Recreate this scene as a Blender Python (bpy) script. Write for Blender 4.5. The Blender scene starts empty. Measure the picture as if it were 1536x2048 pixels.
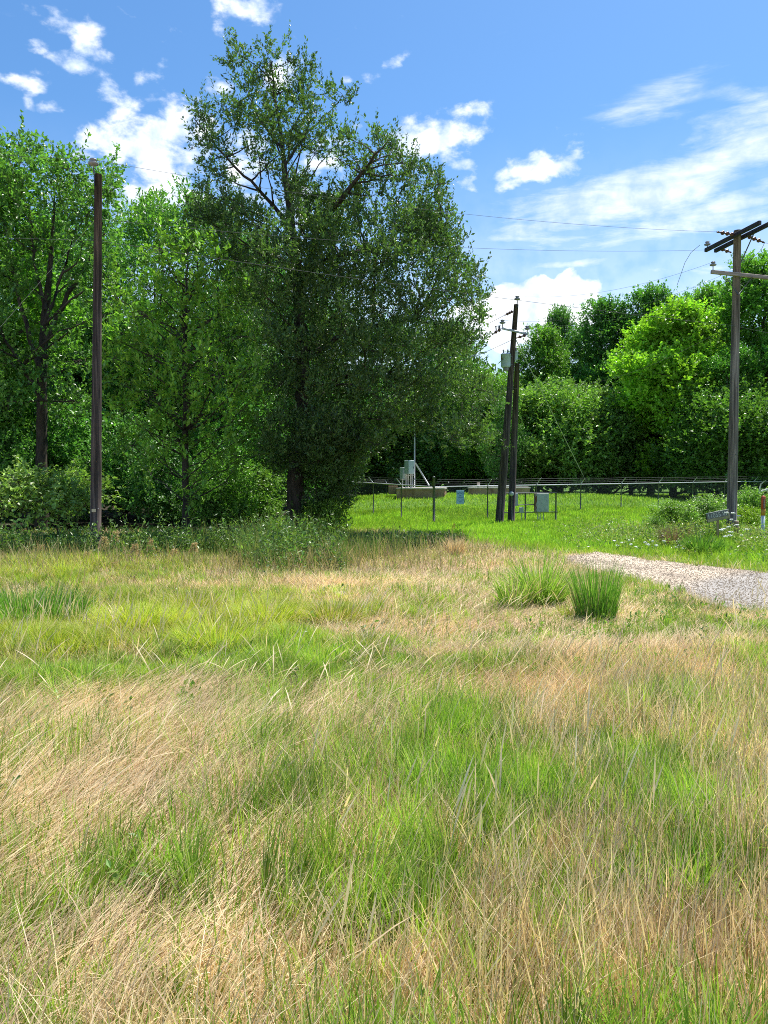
import bpy, math, random
import numpy as np
from mathutils import Vector, Matrix

random.seed(5)
RN = np.random.default_rng(11)
SC = bpy.context.scene
COL = SC.collection
PI = math.pi

# ------------------------------------------------------------------ camera
FPX, EYE, HOR = 1539.0, 1.75, 963.0
PITCH = math.atan((1024 - HOR) / FPX)
cam_d = bpy.data.cameras.new('camera')
cam = bpy.data.objects.new('camera', cam_d)
COL.objects.link(cam)
cam_d.sensor_fit = 'HORIZONTAL'
cam_d.sensor_width = 36.0
cam_d.lens = FPX / 1536 * 36
cam_d.clip_start, cam_d.clip_end = 0.05, 3000
cam.location = (0, 0, EYE)
cam.rotation_euler = (PI / 2 - PITCH, 0, 0)
SC.camera = cam
EYEV = np.array([0, 0, EYE])


def ray(px, py):
    a, b = (px - 768) / FPX, (1024 - py) / FPX
    c, s = math.cos(PITCH), math.sin(PITCH)
    return np.array([a, c + b * s, -s + b * c])


def at(px, py, Y):
    """World point that lies at distance Y along the view through a place in the photograph."""
    d = ray(px, py)
    return EYEV + d * (Y / d[1])


# ------------------------------------------------------------------ noise
def vnoise(x, y, s, seed=0):
    ca, sa = math.cos(seed * 2.4 + s), math.sin(seed * 2.4 + s)
    x, y = np.asarray(x, float), np.asarray(y, float)
    x, y = (x * ca - y * sa) * s + seed * 17.13, (x * sa + y * ca) * s + seed * 9.71
    xi, yi = np.floor(x), np.floor(y)
    fx, fy = x - xi, y - yi
    fx, fy = fx * fx * (3 - 2 * fx), fy * fy * (3 - 2 * fy)

    def h(a, b):
        v = np.sin(a * 127.1 + b * 311.7 + seed * 74.7) * 43758.5453
        return v - np.floor(v)
    return (h(xi, yi) * (1 - fx) + h(xi + 1, yi) * fx) * (1 - fy) + (h(xi, yi + 1) * (1 - fx) + h(xi + 1, yi + 1) * fx) * fy


def fbm(x, y, s, seed=0, o=3):
    t, a, n = 0, 1.0, 0
    for i in range(o):
        t = t + a * vnoise(x, y, s * 2 ** i, seed + i)
        n += a
        a *= .5
    return t / n


def sstep(a, b, x):
    t = np.clip((x - a) / (b - a), 0, 1)
    return t * t * (3 - 2 * t)


# ------------------------------------------------------------------ terrain
def hgt(x, y):
    x, y = np.asarray(x, float), np.asarray(y, float)
    s = np.hypot((x - 7) / 15.5, (y - 50) / 15)
    h = .80 * (1 - sstep(.35, 1.12, s))
    h = h + .06 * (fbm(x, y, .35, 3) - .5) + .10 * (fbm(x, y, .09, 5) - .5) * sstep(6, 20, y)
    h = h - .10 * np.exp(-((y - 10.5) / 2.0) ** 2) * sstep(1.0, -3, x)
    h = h + .35 * sstep(44, 60, y) * sstep(12, 20, x)
    return h


def G(px, py, y0=1.5, y1=140):
    d = ray(px, py)
    ys = np.linspace(y0, y1, 9000)
    P = EYEV[None] + d[None] * (ys / d[1])[:, None]
    b = np.nonzero(P[:, 2] <= hgt(P[:, 0], P[:, 1]))[0]
    i = b[0] if len(b) else -1
    return np.array([P[i, 0], P[i, 1], float(hgt(P[i, 0], P[i, 1]))])


def gz(x, y):
    return float(hgt(x, y))


# ------------------------------------------------------------------ materials
def newmat(name):
    m = bpy.data.materials.new(name)
    m.use_nodes = True
    nt = m.node_tree
    nt.nodes.clear()
    return m, nt, nt.nodes.new('ShaderNodeOutputMaterial')


def N(nt, typ, **kw):
    n = nt.nodes.new('ShaderNode' + typ)
    for k, v in kw.items():
        if k.startswith('i_'):
            n.inputs[k[2:].replace('_', ' ')].default_value = v
        else:
            setattr(n, k, v)
    return n


def leafmat(name, trans=.35, rough=.42, spec=.5, gain=1.0, tcol=(1.25, 1.15, .5)):
    m, nt, out = newmat(name)
    at_ = N(nt, 'Attribute', attribute_name='col')
    oi = N(nt, 'ObjectInfo')
    mu = N(nt, 'MixRGB', blend_type='MULTIPLY')
    mu.inputs[0].default_value = 1
    nt.links.new(at_.outputs['Color'], mu.inputs[1])
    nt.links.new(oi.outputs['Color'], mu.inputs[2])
    p = N(nt, 'BsdfPrincipled')
    p.inputs['Roughness'].default_value = rough
    p.inputs['Specular IOR Level'].default_value = spec
    nt.links.new(mu.outputs[0], p.inputs['Base Color'])
    tm = N(nt, 'MixRGB', blend_type='MULTIPLY')
    tm.inputs[0].default_value = 1
    tm.inputs[2].default_value = (*tcol, 1)
    nt.links.new(mu.outputs[0], tm.inputs[1])
    t = N(nt, 'BsdfTranslucent')
    nt.links.new(tm.outputs[0], t.inputs['Color'])
    mx = N(nt, 'MixShader')
    mx.inputs[0].default_value = trans
    nt.links.new(p.outputs[0], mx.inputs[1])
    nt.links.new(t.outputs[0], mx.inputs[2])
    nt.links.new(mx.outputs[0], out.inputs['Surface'])
    return m


def noisemat(name, c1, c2, scale=8, stretch=(1, 1, 1), rough=.8, metal=0, bump=.0, detail=6, spec=.3, c3=None, lo=.35, hi=.65, bscale=None):
    m, nt, out = newmat(name)
    tc = N(nt, 'TexCoord')
    mp = N(nt, 'Mapping')
    mp.inputs['Scale'].default_value = stretch
    nt.links.new(tc.outputs['Object'], mp.inputs[0])
    no = N(nt, 'TexNoise')
    no.inputs['Scale'].default_value = scale
    no.inputs['Detail'].default_value = detail
    no.inputs['Roughness'].default_value = .65
    nt.links.new(mp.outputs[0], no.inputs['Vector'])
    cr = N(nt, 'ValToRGB')
    cr.color_ramp.elements[0].position = lo
    cr.color_ramp.elements[1].position = hi
    cr.color_ramp.elements[0].color = (*c1, 1)
    cr.color_ramp.elements[1].color = (*c2, 1)
    if c3:
        e = cr.color_ramp.elements.new((lo + hi) / 2)
        e.color = (*c3, 1)
    nt.links.new(no.outputs[0], cr.inputs[0])
    p = N(nt, 'BsdfPrincipled')
    p.inputs['Roughness'].default_value = rough
    p.inputs['Metallic'].default_value = metal
    p.inputs['Specular IOR Level'].default_value = spec
    nt.links.new(cr.outputs[0], p.inputs['Base Color'])
    if bump:
        b = N(nt, 'Bump')
        b.inputs['Strength'].default_value = bump
        b.inputs['Distance'].default_value = .02
        nt.links.new(no.outputs[0], b.inputs['Height'])
        nt.links.new(b.outputs[0], p.inputs['Normal'])
    nt.links.new(p.outputs[0], out.inputs['Surface'])
    return m


M = {}
M['leaf'] = leafmat('leaf', .40, .40, .55, tcol=(.95, 1.15, .45))
M['grass'] = leafmat('grass_blade', .38, .55, .25, tcol=(1.1, 1.1, .75))
M['bark'] = noisemat('bark', (.020, .016, .012), (.085, .068, .052), 9, (1, 1, .25), .9, bump=.9)
M['bark_pale'] = noisemat('bark_pale', (.06, .05, .04), (.20, .17, .13), 9, (1, 1, .3), .9, bump=.7)
M['pole_dark'] = noisemat('creosote_wood', (.016, .012, .011), (.16, .122, .105), 7, (3, 3, .10), .85, bump=1.0, c3=(.06, .045, .04))
M['pole_grey'] = noisemat('weathered_wood', (.06, .048, .045), (.34, .28, .25), 7, (3, 3, .10), .85, bump=.9, c3=(.18, .145, .13))
M['arm_dark'] = noisemat('crossarm_wood', (.018, .016, .018), (.075, .068, .07), 8, (2, 2, 2), .85, bump=.4)
M['arm_pale'] = noisemat('pale_crossarm_wood', (.20, .16, .14), (.42, .35, .31), 8, (.3, 3, 3), .8, bump=.4)
M['galv'] = noisemat('galvanised_steel', (.36, .38, .39), (.54, .56, .58), 30, (1, 1, 1), .5, .3)
M['galv_dark'] = noisemat('weathered_steel', (.07, .075, .075), (.16, .17, .17), 20, (1, 1, 1), .6, .4)
M['wire'] = noisemat('conductor_wire', (.09, .095, .095), (.15, .155, .155), 5, (1, 1, 1), .9, 0)
M['porcelain_brown'] = noisemat('brown_porcelain', (.07, .025, .018), (.16, .07, .05), 9, (1, 1, 1), .25)
M['porcelain_grey'] = noisemat('grey_porcelain', (.22, .21, .22), (.36, .35, .36), 9, (1, 1, 1), .3)
M['tank'] = noisemat('tank_paint', (.10, .045, .02), (.44, .53, .60), 3.2, (1.2, 1.2, .6), .5, 0, lo=.34, hi=.42, detail=4)
M['box_green'] = noisemat('green_grey_paint', (.30, .39, .37), (.38, .46, .45), 6, (1, 1, 1), .5)
M['box_grey'] = noisemat('grey_paint', (.30, .35, .37), (.40, .45, .47), 5, (1, 1, 1), .5)
M['rust'] = noisemat('rusty_paint', (.13, .045, .022), (.38, .40, .41), 5, (2, 2, .7), .8, lo=.45, hi=.6)
M['pvc'] = noisemat('pale_conduit', (.45, .43, .38), (.60, .58, .52), 6, (1, 1, .3), .5)
M['concrete'] = noisemat('stained_concrete', (.22, .12, .07), (.50, .35, .24), 1.8, (1, 1, .6), .9, bump=.3, c3=(.38, .24, .155))
M['concrete_top'] = noisemat('pale_concrete', (.42, .38, .34), (.62, .58, .53), 3, (1, 1, 1), .9, bump=.2)
M['red_patch'] = noisemat('red_stain', (.22, .04, .03), (.30, .09, .06), 4, (1, 1, 1), .9)
M['sign_blue'] = noisemat('pale_blue_sign', (.24, .42, .62), (.34, .52, .70), 3, (1, 1, 1), .5)
M['sign_ink'] = noisemat('dark_blue_ink', (.03, .10, .22), (.05, .14, .28), 3, (1, 1, 1), .5)
M['board_tan'] = noisemat('tan_board', (.22, .19, .12), (.42, .36, .22), 5, (.5, 2, 2), .85, bump=.3)
M['board_grey'] = noisemat('grey_board', (.13, .125, .13), (.22, .21, .21), 6, (.5, 2, 2), .85)
M['letter_pale'] = noisemat('pale_lettering', (.48, .48, .44), (.62, .62, .57), 9, (1, 1, 1), .7)
M['black'] = noisemat('black_paint', (.012, .012, .014), (.03, .03, .03), 9, (1, 1, 1), .6)
M['orange'] = noisemat('orange_plastic', (.42, .07, .03), (.55, .12, .06), 9, (1, 1, 1), .45)
M['amber'] = noisemat('amber_band', (.42, .19, .02), (.52, .27, .04), 9, (1, 1, 1), .5)
M['dark_red'] = noisemat('dark_red_label', (.14, .008, .006), (.20, .015, .01), 9, (1, 1, 1), .5)
M['white_post'] = noisemat('white_plastic', (.45, .52, .54), (.60, .66, .67), 5, (1, 1, .5), .5)
M['stump_wood'] = noisemat('cut_wood', (.22, .15, .09), (.40, .29, .18), 6, (2, 2, .3), .85, bump=.4)
M['pedestal'] = noisemat('grey_green_plastic', (.12, .17, .16), (.20, .26, .25), 5, (1, 1, 1), .5)
M['petal'] = noisemat('white_petal', (.72, .74, .68), (.86, .87, .82), 20, (1, 1, 1), .6)
M['tag'] = noisemat('cream_tag', (.55, .46, .30), (.68, .58, .40), 10, (1, 1, 1), .5)
M['stone'] = noisemat('stone_grain', (.30, .25, .20), (.60, .53, .46), 3, (1, 1, 1), .9)
M['dead_twig'] = noisemat('dead_twig', (.16, .12, .09), (.32, .26, .20), 6, (1, 1, 1), .9)


# ------------------------------------------------------------------ object helpers
def tag(o, label=None, cat=None, group=None, kind=None):
    if label: o['label'] = label
    if cat: o['category'] = cat
    if group: o['group'] = group
    if kind: o['kind'] = kind
    return o


def thing(name, loc, label, cat, group=None, rz=0):
    o = bpy.data.objects.new(name, None)
    COL.objects.link(o)
    o.location = tuple(float(v) for v in loc)
    o.rotation_euler = (0, 0, rz)
    o.empty_display_size = .2
    return tag(o, label, cat, group)


def np_mesh(name, V, Q=None, T=None, fcol=None, mat=None, vcol=None, smooth=False):
    me = bpy.data.meshes.new(name)
    V = np.asarray(V, np.float32).reshape(-1, 3)
    nq = 0 if Q is None else len(Q)
    nt_ = 0 if T is None else len(T)
    loops = []
    if nq: loops.append(np.asarray(Q, np.int32).reshape(-1))
    if nt_: loops.append(np.asarray(T, np.int32).reshape(-1))
    L = np.concatenate(loops)
    st = np.concatenate([np.arange(nq, dtype=np.int32) * 4, nq * 4 + np.arange(nt_, dtype=np.int32) * 3]).astype(np.int32)
    me.vertices.add(len(V))
    me.vertices.foreach_set('co', V.reshape(-1))
    me.loops.add(len(L))
    me.loops.foreach_set('vertex_index', L)
    me.polygons.add(len(st))
    me.polygons.foreach_set('loop_start', st)
    me.polygons.foreach_set('use_smooth', np.full(len(st), bool(smooth)))
    if fcol is not None:
        a = me.attributes.new('col', 'FLOAT_COLOR', 'FACE')
        c = np.ones((len(st), 4), np.float32)
        c[:, :3] = fcol
        a.data.foreach_set('color', c.reshape(-1))
    if vcol is not None:
        a = me.attributes.new('col', 'FLOAT_COLOR', 'POINT')
        c = np.ones((len(V), 4), np.float32)
        c[:, :3] = vcol
        a.data.foreach_set('color', c.reshape(-1))
    me.update(calc_edges=True)
    if mat: me.materials.append(mat)
    return me


def link(name, me, parent=None, loc=None):
    o = bpy.data.objects.new(name, me)
    COL.objects.link(o)
    if parent is not None: o.parent = parent
    if loc is not None: o.location = tuple(float(v) for v in loc)
    return o


class MB:
    """Collects boxes, tubes and turned shapes in world coordinates; build() links them as one mesh."""

    def __init__(s):
        s.v, s.f, s.sm = [], [], []

    def add(s, vs, fs, smooth=False):
        o = len(s.v)
        s.v += [tuple(map(float, p)) for p in vs]
        s.f += [tuple(i + o for i in f) for f in fs]
        s.sm += [smooth] * len(fs)
        return s

    def box(s, c, size, R=None, bev=0.0):
        hx, hy, hz = [q / 2 for q in size]
        b = min(bev, hx * .9, hy * .9, hz * .9)
        R = R or Matrix.Identity(3)
        c = Vector(c)
        if b <= 0:
            vs = [Vector((x, y, z)) for x in (-hx, hx) for y in (-hy, hy) for z in (-hz, hz)]
            fs = [(0, 1, 3, 2), (4, 6, 7, 5), (0, 4, 5, 1), (2, 3, 7, 6), (0, 2, 6, 4), (1, 5, 7, 3)]
        else:
            ring = []
            for z, k in ((-hz, b), (-hz + b, 0), (hz - b, 0), (hz, b)):
                x, y = hx - k, hy - k
                q = b if k == 0 else b * .5
                ring.append([(x - q, -y), (x, -y + q), (x, y - q), (x - q, y), (-x + q, y), (-x, y - q), (-x, -y + q), (-x + q, -y)])
            vs, fs = [], []
            for (z, k), r in zip(((-hz, b), (-hz + b, 0), (hz - b, 0), (hz, b)), ring):
                vs += [Vector((x, y, z)) for x, y in r]
            for i in range(3):
                for j in range(8):
                    k = (j + 1) % 8
                    fs.append((i * 8 + j, i * 8 + k, i * 8 + 8 + k, i * 8 + 8 + j))
            fs.append(tuple(reversed(range(8))))
            fs.append(tuple(range(24, 32)))
        return s.add([c + R @ v for v in vs], fs)

    def tube(s, pts, rad, n=8, cap=True, smooth=True):
        pts = [Vector(map(float, p)) for p in pts]
        k = len(pts)
        if not hasattr(rad, '__len__'): rad = [rad] * k
        vs, fs = [], []
        up = None
        for i, p in enumerate(pts):
            d = (pts[min(i + 1, k - 1)] - pts[max(i - 1, 0)]).normalized()
            if up is None:
                up = Vector((0, 0, 1)) if abs(d.z) < .9 else Vector((1, 0, 0))
            a = d.cross(up).normalized()
            b = a.cross(d)
            up = b
            for j in range(n):
                t = 2 * PI * j / n
                vs.append(p + (a * math.cos(t) + b * math.sin(t)) * rad[i])
        for i in range(k - 1):
            for j in range(n):
                q = (j + 1) % n
                fs.append((i * n + j, i * n + q, (i + 1) * n + q, (i + 1) * n + j))
        s.add(vs, fs, smooth)
        if cap:
            o = len(s.v) - k * n
            s.f.append(tuple(o + j for j in range(n)))
            s.f.append(tuple(o + (k - 1) * n + j for j in reversed(range(n))))
            s.sm += [False, False]
        return s

    def lathe(s, base, axis, prof, n=14):
        """prof: (radius, distance along the axis)"""
        base, axis = Vector(map(float, base)), Vector(map(float, axis)).normalized()
        u = axis.orthogonal().normalized()
        w = axis.cross(u)
        vs, fs = [], []
        for r, h in prof:
            for j in range(n):
                t = 2 * PI * j / n
                vs.append(base + axis * h + (u * math.cos(t) + w * math.sin(t)) * max(r, 1e-4))
        for i in range(len(prof) - 1):
            for j in range(n):
                q = (j + 1) % n
                fs.append((i * n + j, i * n + q, (i + 1) * n + q, (i + 1) * n + j))
        fs.append(tuple(reversed(range(n))))
        fs.append(tuple((len(prof) - 1) * n + j for j in range(n)))
        return s.add(vs, fs, True)

    def build(s, name, mat, parent=None, label=None):
        o0 = Vector((0, 0, 0))
        if parent is not None:
            o0 = Vector(parent.location)
            q = parent.parent
            while q is not None:
                o0 += Vector(q.location)
                q = q.parent
        me = bpy.data.meshes.new(name)
        me.from_pydata([tuple(Vector(v) - o0) for v in s.v], [], s.f)
        me.polygons.foreach_set('use_smooth', s.sm)
        me.materials.append(M[mat])
        me.update()
        o = link(name, me, parent)
        if label: o['label'] = label
        return o

    def build_top(s, name, mat, loc):
        """A one-mesh thing whose origin is loc."""
        me = bpy.data.meshes.new(name)
        l = Vector(map(float, loc))
        me.from_pydata([tuple(Vector(v) - l) for v in s.v], [], s.f)
        me.polygons.foreach_set('use_smooth', s.sm)
        me.materials.append(M[mat])
        me.update()
        return link(name, me, None, l)


def text_part(name, body, size, mat4, mat, parent, depth=.002, sx=1.0):
    cu = bpy.data.curves.new(name, 'FONT')
    cu.body = body
    cu.size = size
    cu.extrude = depth
    cu.align_x = 'CENTER'
    cu.align_y = 'CENTER'
    ob = bpy.data.objects.new(name + '_src', cu)
    me = bpy.data.meshes.new_from_object(ob)
    bpy.data.objects.remove(ob)
    me.name = name
    me.transform(Matrix.Diagonal((sx, 1, 1, 1)))
    me.transform(mat4)
    me.materials.clear()
    me.materials.append(M[mat])
    return link(name, me, parent)


# ------------------------------------------------------------------ light and sky
SUN_AZ, SUN_EL = math.radians(42), math.radians(65)
sd = Vector((math.sin(SUN_AZ) * math.cos(SUN_EL), math.cos(SUN_AZ) * math.cos(SUN_EL), math.sin(SUN_EL)))
sl = bpy.data.lights.new('sun', 'SUN')
sl.energy = 4.6
sl.angle = math.radians(.53)
sl.color = (1, .955, .88)
so = bpy.data.objects.new('sun', sl)
so.rotation_euler = sd.to_track_quat('Z', 'Y').to_euler()
so.location = (0, 0, 60)
COL.objects.link(so)

W = bpy.data.worlds.new('World')
SC.world = W
W.use_nodes = True
nt = W.node_tree
nt.nodes.clear()
wo = nt.nodes.new('ShaderNodeOutputWorld')
bg = nt.nodes.new('ShaderNodeBackground')
bg.inputs['Strength'].default_value = .084
nt.links.new(bg.outputs[0], wo.inputs[0])
sky = N(nt, 'TexSky', sky_type='NISHITA', sun_disc=False, sun_elevation=SUN_EL, sun_rotation=SUN_AZ)
sky.air_density, sky.dust_density, sky.ozone_density = 1.0, .6, 2.2
hs = N(nt, 'HueSaturation')
hs.inputs['Saturation'].default_value = 1.15
hs.inputs['Value'].default_value = 1.0
nt.links.new(sky.outputs[0], hs.inputs['Color'])
gam = N(nt, 'MixRGB', blend_type='MULTIPLY')
gam.inputs[0].default_value = 1
gam.inputs[2].default_value = (.86, 1.10, 1.22, 1)
nt.links.new(hs.outputs[0], gam.inputs[1])
tc = N(nt, 'TexCoord')


def mathn(op, a, b=None, clamp=False):
    n = N(nt, 'Math', operation=op, use_clamp=clamp)
    for i, v in enumerate((a, b)):
        if v is None: continue
        if isinstance(v, (int, float)): n.inputs[i].default_value = v
        else: nt.links.new(v, n.inputs[i])
    return n.outputs[0]


def blob(px, py, rx, ry, rot=0, w=1.0):
    d = ray(px, py)
    d = d / np.linalg.norm(d)
    mp = N(nt, 'Mapping', vector_type='TEXTURE')
    mp.inputs['Location'].default_value = tuple(d)
    # the patch lies square to its own direction: yaw about z, pitch about x, tilt about y
    yaw = -math.atan2(d[0], d[1])
    mp.inputs['Rotation'].default_value = (0, math.radians(-rot), yaw)
    k = 1 / FPX
    mp.inputs['Scale'].default_value = (rx * k, 1.0, ry * k)
    nt.links.new(tc.outputs['Generated'], mp.inputs[0])
    ln = N(nt, 'VectorMath', operation='LENGTH')
    nt.links.new(mp.outputs[0], ln.inputs[0])
    mr = N(nt, 'MapRange', interpolation_type='SMOOTHSTEP')
    mr.inputs['From Min'].default_value = 0
    mr.inputs['From Max'].default_value = 1.5
    mr.inputs['To Min'].default_value = w
    mr.inputs['To Max'].default_value = 0
    nt.links.new(ln.outputs['Value'], mr.inputs['Value'])
    return mr.outputs[0]


def maxall(l):
    o = l[0]
    for q in l[1:]:
        o = mathn('MAXIMUM', o, q)
    return o


PUFF = [(155, 62, 75, 34, -8, .85), (210, 108, 30, 18, 0, .7), (140, 126, 70, 20, -15, .75), (48, 158, 62, 30, 5, .9), (225, 182, 60, 30, -20, .85),
        (104, 214, 34, 18, 0, .7), (312, 226, 48, 34, 0, .9), (495, 18, 80, 34, 5, .9), (445, 66, 26, 15, 0, .65), (370, 52, 45, 26, 20, .55), (440, 168, 46, 24, 0, .85),
        (560, 140, 80, 38, 10, .95), (240, 285, 100, 60, 20, 1.05), (330, 300, 120, 110, 0, 1.15), (300, 390, 150, 60, 0, 1.1), (340, 225, 40, 30, 0, .9), (855, 285, 120, 50, 14, 1.1),
        (915, 226, 70, 22, 5, .85), (722, 248, 40, 20, 0, .6), (795, 118, 60, 15, 22, .7), (746, 154, 28, 18, 15, .75), (650, 320, 80, 50, 0, .8), (930, 330, 60, 14, 0, .6),
        (1065, 342, 125, 36, 8, 1.05), (980, 380, 40, 16, 0, .6), (470, 330, 100, 60, 0, .8), (560, 420, 120, 60, 0, .8), (30, 190, 60, 30, 0, .5), (690, 160, 20, 12, 0, .45),
        (-150, 300, 160, 90, 0, .8), (1700, 250, 160, 60, 0, .8)]
STREAK = [(1290, 212, 150, 34, 10, .72), (1470, 186, 70, 18, -10, .62), (1240, 405, 330, 60, 4, 1.05), (1420, 330, 220, 66, 22, 1.0), (1300, 462, 330, 32, 3, 1.0),
          (1480, 400, 160, 40, 10, .9), (1140, 528, 120, 14, 2, .95), (1390, 545, 120, 22, 4, .7), (1320, 575, 80, 16, 0, .8), (1320, 540, 70, 12, 0, .8), (1000, 480, 120, 20, 0, .7), (950, 470, 120, 40, 0, .55), (1000, 420, 60, 24, 0, .5),
          (1650, 470, 200, 40, 8, .8)]
CUM = [(1060, 640, 150, 78, 0, 1.0), (1145, 602, 74, 66, 0, 1.1), (1015, 618, 80, 56, 0, 1.0), (1085, 588, 50, 44, 0, 1.0), (1190, 650, 70, 50, 0, .95), (940, 650, 80, 50, 0, .9)]


def cnoise(scale, detail, rough, stretch=(1, 1, 1), rot=0, dist=.0):
    mp = N(nt, 'Mapping')
    mp.inputs['Scale'].default_value = stretch
    mp.inputs['Rotation'].default_value = (0, rot, 0)
    nt.links.new(tc.outputs['Generated'], mp.inputs[0])
    n = N(nt, 'TexNoise')
    n.inputs['Scale'].default_value = scale
    n.inputs['Detail'].default_value = detail
    n.inputs['Roughness'].default_value = rough
    n.inputs['Distortion'].default_value = dist
    nt.links.new(mp.outputs[0], n.inputs['Vector'])
    return n.outputs[0]


n1 = cnoise(26, 6, .56, (1, 1, 1.6), math.radians(8), .12)
n2 = cnoise(15, 9, .62, (.55, 1, 2.6), math.radians(14), .3)
n3 = cnoise(30, 7, .50, (1, 1, 1.1), 0, .2)


def density(mask, noise, kn, lo, hi):
    v = mathn('ADD', mask, mathn('MULTIPLY', mathn('SUBTRACT', noise, .5), kn))
    mr = N(nt, 'MapRange', interpolation_type='SMOOTHSTEP')
    mr.inputs['From Min'].default_value = lo
    mr.inputs['From Max'].default_value = hi
    nt.links.new(v, mr.inputs['Value'])
    return mr.outputs[0]


dp = density(maxall([blob(*b) for b in PUFF]), n1, 2.6, .46, 1.16)
ds = mathn('MULTIPLY', density(maxall([blob(*b) for b in STREAK]), n2, 2.0, .30, 1.3), .80)
dc = density(maxall([blob(*b) for b in CUM]), n3, 1.1, .42, .62)
# a thin veil of low haze towards the horizon
sx = N(nt, 'SeparateXYZ')
nt.links.new(tc.outputs['Generated'], sx.inputs[0])
hz = N(nt, 'MapRange', interpolation_type='SMOOTHSTEP')
hz.inputs['From Min'].default_value = .42
hz.inputs['From Max'].default_value = .05
hz.inputs['To Min'].default_value = 0
hz.inputs['To Max'].default_value = .62
nt.links.new(sx.outputs['Z'], hz.inputs['Value'])
cl = mathn('MAXIMUM', mathn('MAXIMUM', dp, ds), mathn('MAXIMUM', dc, hz.outputs[0]))
ccol = N(nt, 'MixRGB')
ccol.inputs[1].default_value = (5.6, 6.6, 8.2, 1)
ccol.inputs[2].default_value = (8.6, 8.9, 9.2, 1)
shade = N(nt, 'MapRange')
shade.inputs['From Min'].default_value = .36
shade.inputs['From Max'].default_value = .56
nt.links.new(cnoise(34, 5, .5), shade.inputs['Value'])
nt.links.new(shade.outputs[0], ccol.inputs[0])
mixc = N(nt, 'MixRGB')
nt.links.new(cl, mixc.inputs[0])
nt.links.new(gam.outputs[0], mixc.inputs[1])
nt.links.new(ccol.outputs[0], mixc.inputs[2])
nt.links.new(mixc.outputs[0], bg.inputs['Color'])

SC.view_settings.view_transform = 'Standard'
SC.view_settings.look = 'None'
SC.view_settings.exposure = 0.85
SC.view_settings.gamma = 1
SC.cycles.max_bounces = 7
SC.cycles.diffuse_bounces = 4
SC.cycles.glossy_bounces = 2
SC.cycles.transmission_bounces = 4
SC.cycles.transparent_max_bounces = 4
SC.cycles.use_denoising = False
SC.cycles.filter_width = 1.0
SC.cycles.sample_clamp_indirect = 6
SC.cycles.caustics_reflective = False
SC.cycles.caustics_refractive = False

# ------------------------------------------------------------------ meadow zones (all in ground coordinates)
def spot(px, py, rpx, rpy, w):
    c = G(px, py)
    near, far = G(px, py + rpy), G(px, max(py - rpy, HOR + 25))
    return (c[0], c[1], rpx * c[1] / FPX, max(.2, (far[1] - near[1]) / 2), w)


GREEN = [spot(*s) for s in [
    (1040, 1700, 310, 160, .62), (930, 1545, 230, 70, .34), (1330, 1580, 300, 120, .30), (1150, 1880, 330, 120, .34), (830, 1880, 200, 140, .30), (600, 1900, 90, 90, .25),
    (1450, 1430, 170, 50, .34), (1400, 1262, 220, 30, .48), (1340, 1225, 120, 14, .4), (260, 1342, 280, 22, .9), (110, 1395, 130, 26, .4), (560, 1300, 260, 18, .4),
    (100, 1245, 210, 42, .45), (430, 1258, 230, 38, .5), (620, 1230, 130, 40, .4), (150, 1140, 200, 20, .5), (870, 1290, 130, 18, .35), (60, 1740, 160, 60, .30), (320, 1760, 90, 40, .2),
    (250, 1180, 300, 16, .2), (720, 1330, 200, 30, .25), (1000, 1450, 200, 50, .18)]]
DRY = [spot(*s) for s in [
    (250, 1460, 380, 70, .6), (260, 1600, 400, 150, .75), (740, 1400, 300, 50, .75), (960, 1150, 240, 60, .9), (1080, 1260, 260, 36, .8), (1400, 1330, 200, 45, .45), (720, 1172, 280, 28, .85),
    (330, 1900, 330, 120, .62), (1400, 1900, 170, 150, .55), (980, 1990, 240, 70, .35), (1380, 1490, 190, 60, .35), (300, 1405, 170, 14, .4), (720, 1268, 190, 22, .75)]]
LUSH = [spot(*s) for s in [(90, 1260, 260, 60, 1.0), (430, 1255, 300, 55, 1.0), (150, 1140, 260, 28, .9), (640, 1215, 130, 40, .55)]]
LIE = [spot(*s) for s in [(180, 1560, 480, 260, 1.0), (740, 1400, 300, 70, .75), (960, 1180, 300, 90, .8), (300, 1850, 420, 170, .62), (1080, 1265, 280, 40, .75), (200, 1420, 330, 40, .9)]]


def field(x, y, L):
    o = np.zeros(np.shape(x))
    for cx, cy, rx, ry, w in L:
        o = o + w * np.exp(-(((x - cx) / rx) ** 2 + ((y - cy) / ry) ** 2))
    return o


DRIVE_FAR = [G(*p) for p in [(1120, 1117), (1196, 1106), (1286, 1119), (1376, 1131), (1465, 1141), (1536, 1149), (1750, 1178)]]
DRIVE_NEAR = [G(*p) for p in [(1120, 1124), (1180, 1140), (1250, 1160), (1315, 1179), (1375, 1196), (1450, 1214), (1536, 1231), (1750, 1270)]]


def in_drive(x, y):
    f = np.array(DRIVE_FAR)
    n = np.array(DRIVE_NEAR)
    # edges as distance over sideways position; both run away from the road to its end
    yf = np.interp(x / y, f[:, 0] / f[:, 1], f[:, 1])
    yn = np.interp(x / y, n[:, 0] / n[:, 1], n[:, 1])
    jag = (fbm(x, y, 1.7, 21) - .5) * 1.3
    return (x / y > .232 + jag * .03) & (y < yf + jag) & (y > yn + jag * .7)


LB = np.array([G(*p) for p in [(480, 1066), (640, 1062), (760, 1064), (900, 1086), (1000, 1098), (1130, 1112), (1260, 1113), (1420, 1131), (1536, 1149), (1750, 1182)]])


def lawn_mask(x, y):
    t = x / y
    yb = np.interp(t, LB[:, 0] / LB[:, 1], LB[:, 1], left=40, right=LB[-1, 1])
    return sstep(-.7, .9, y - yb + (fbm(x, y, .8, 31) - .5) * 2.2)


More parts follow.
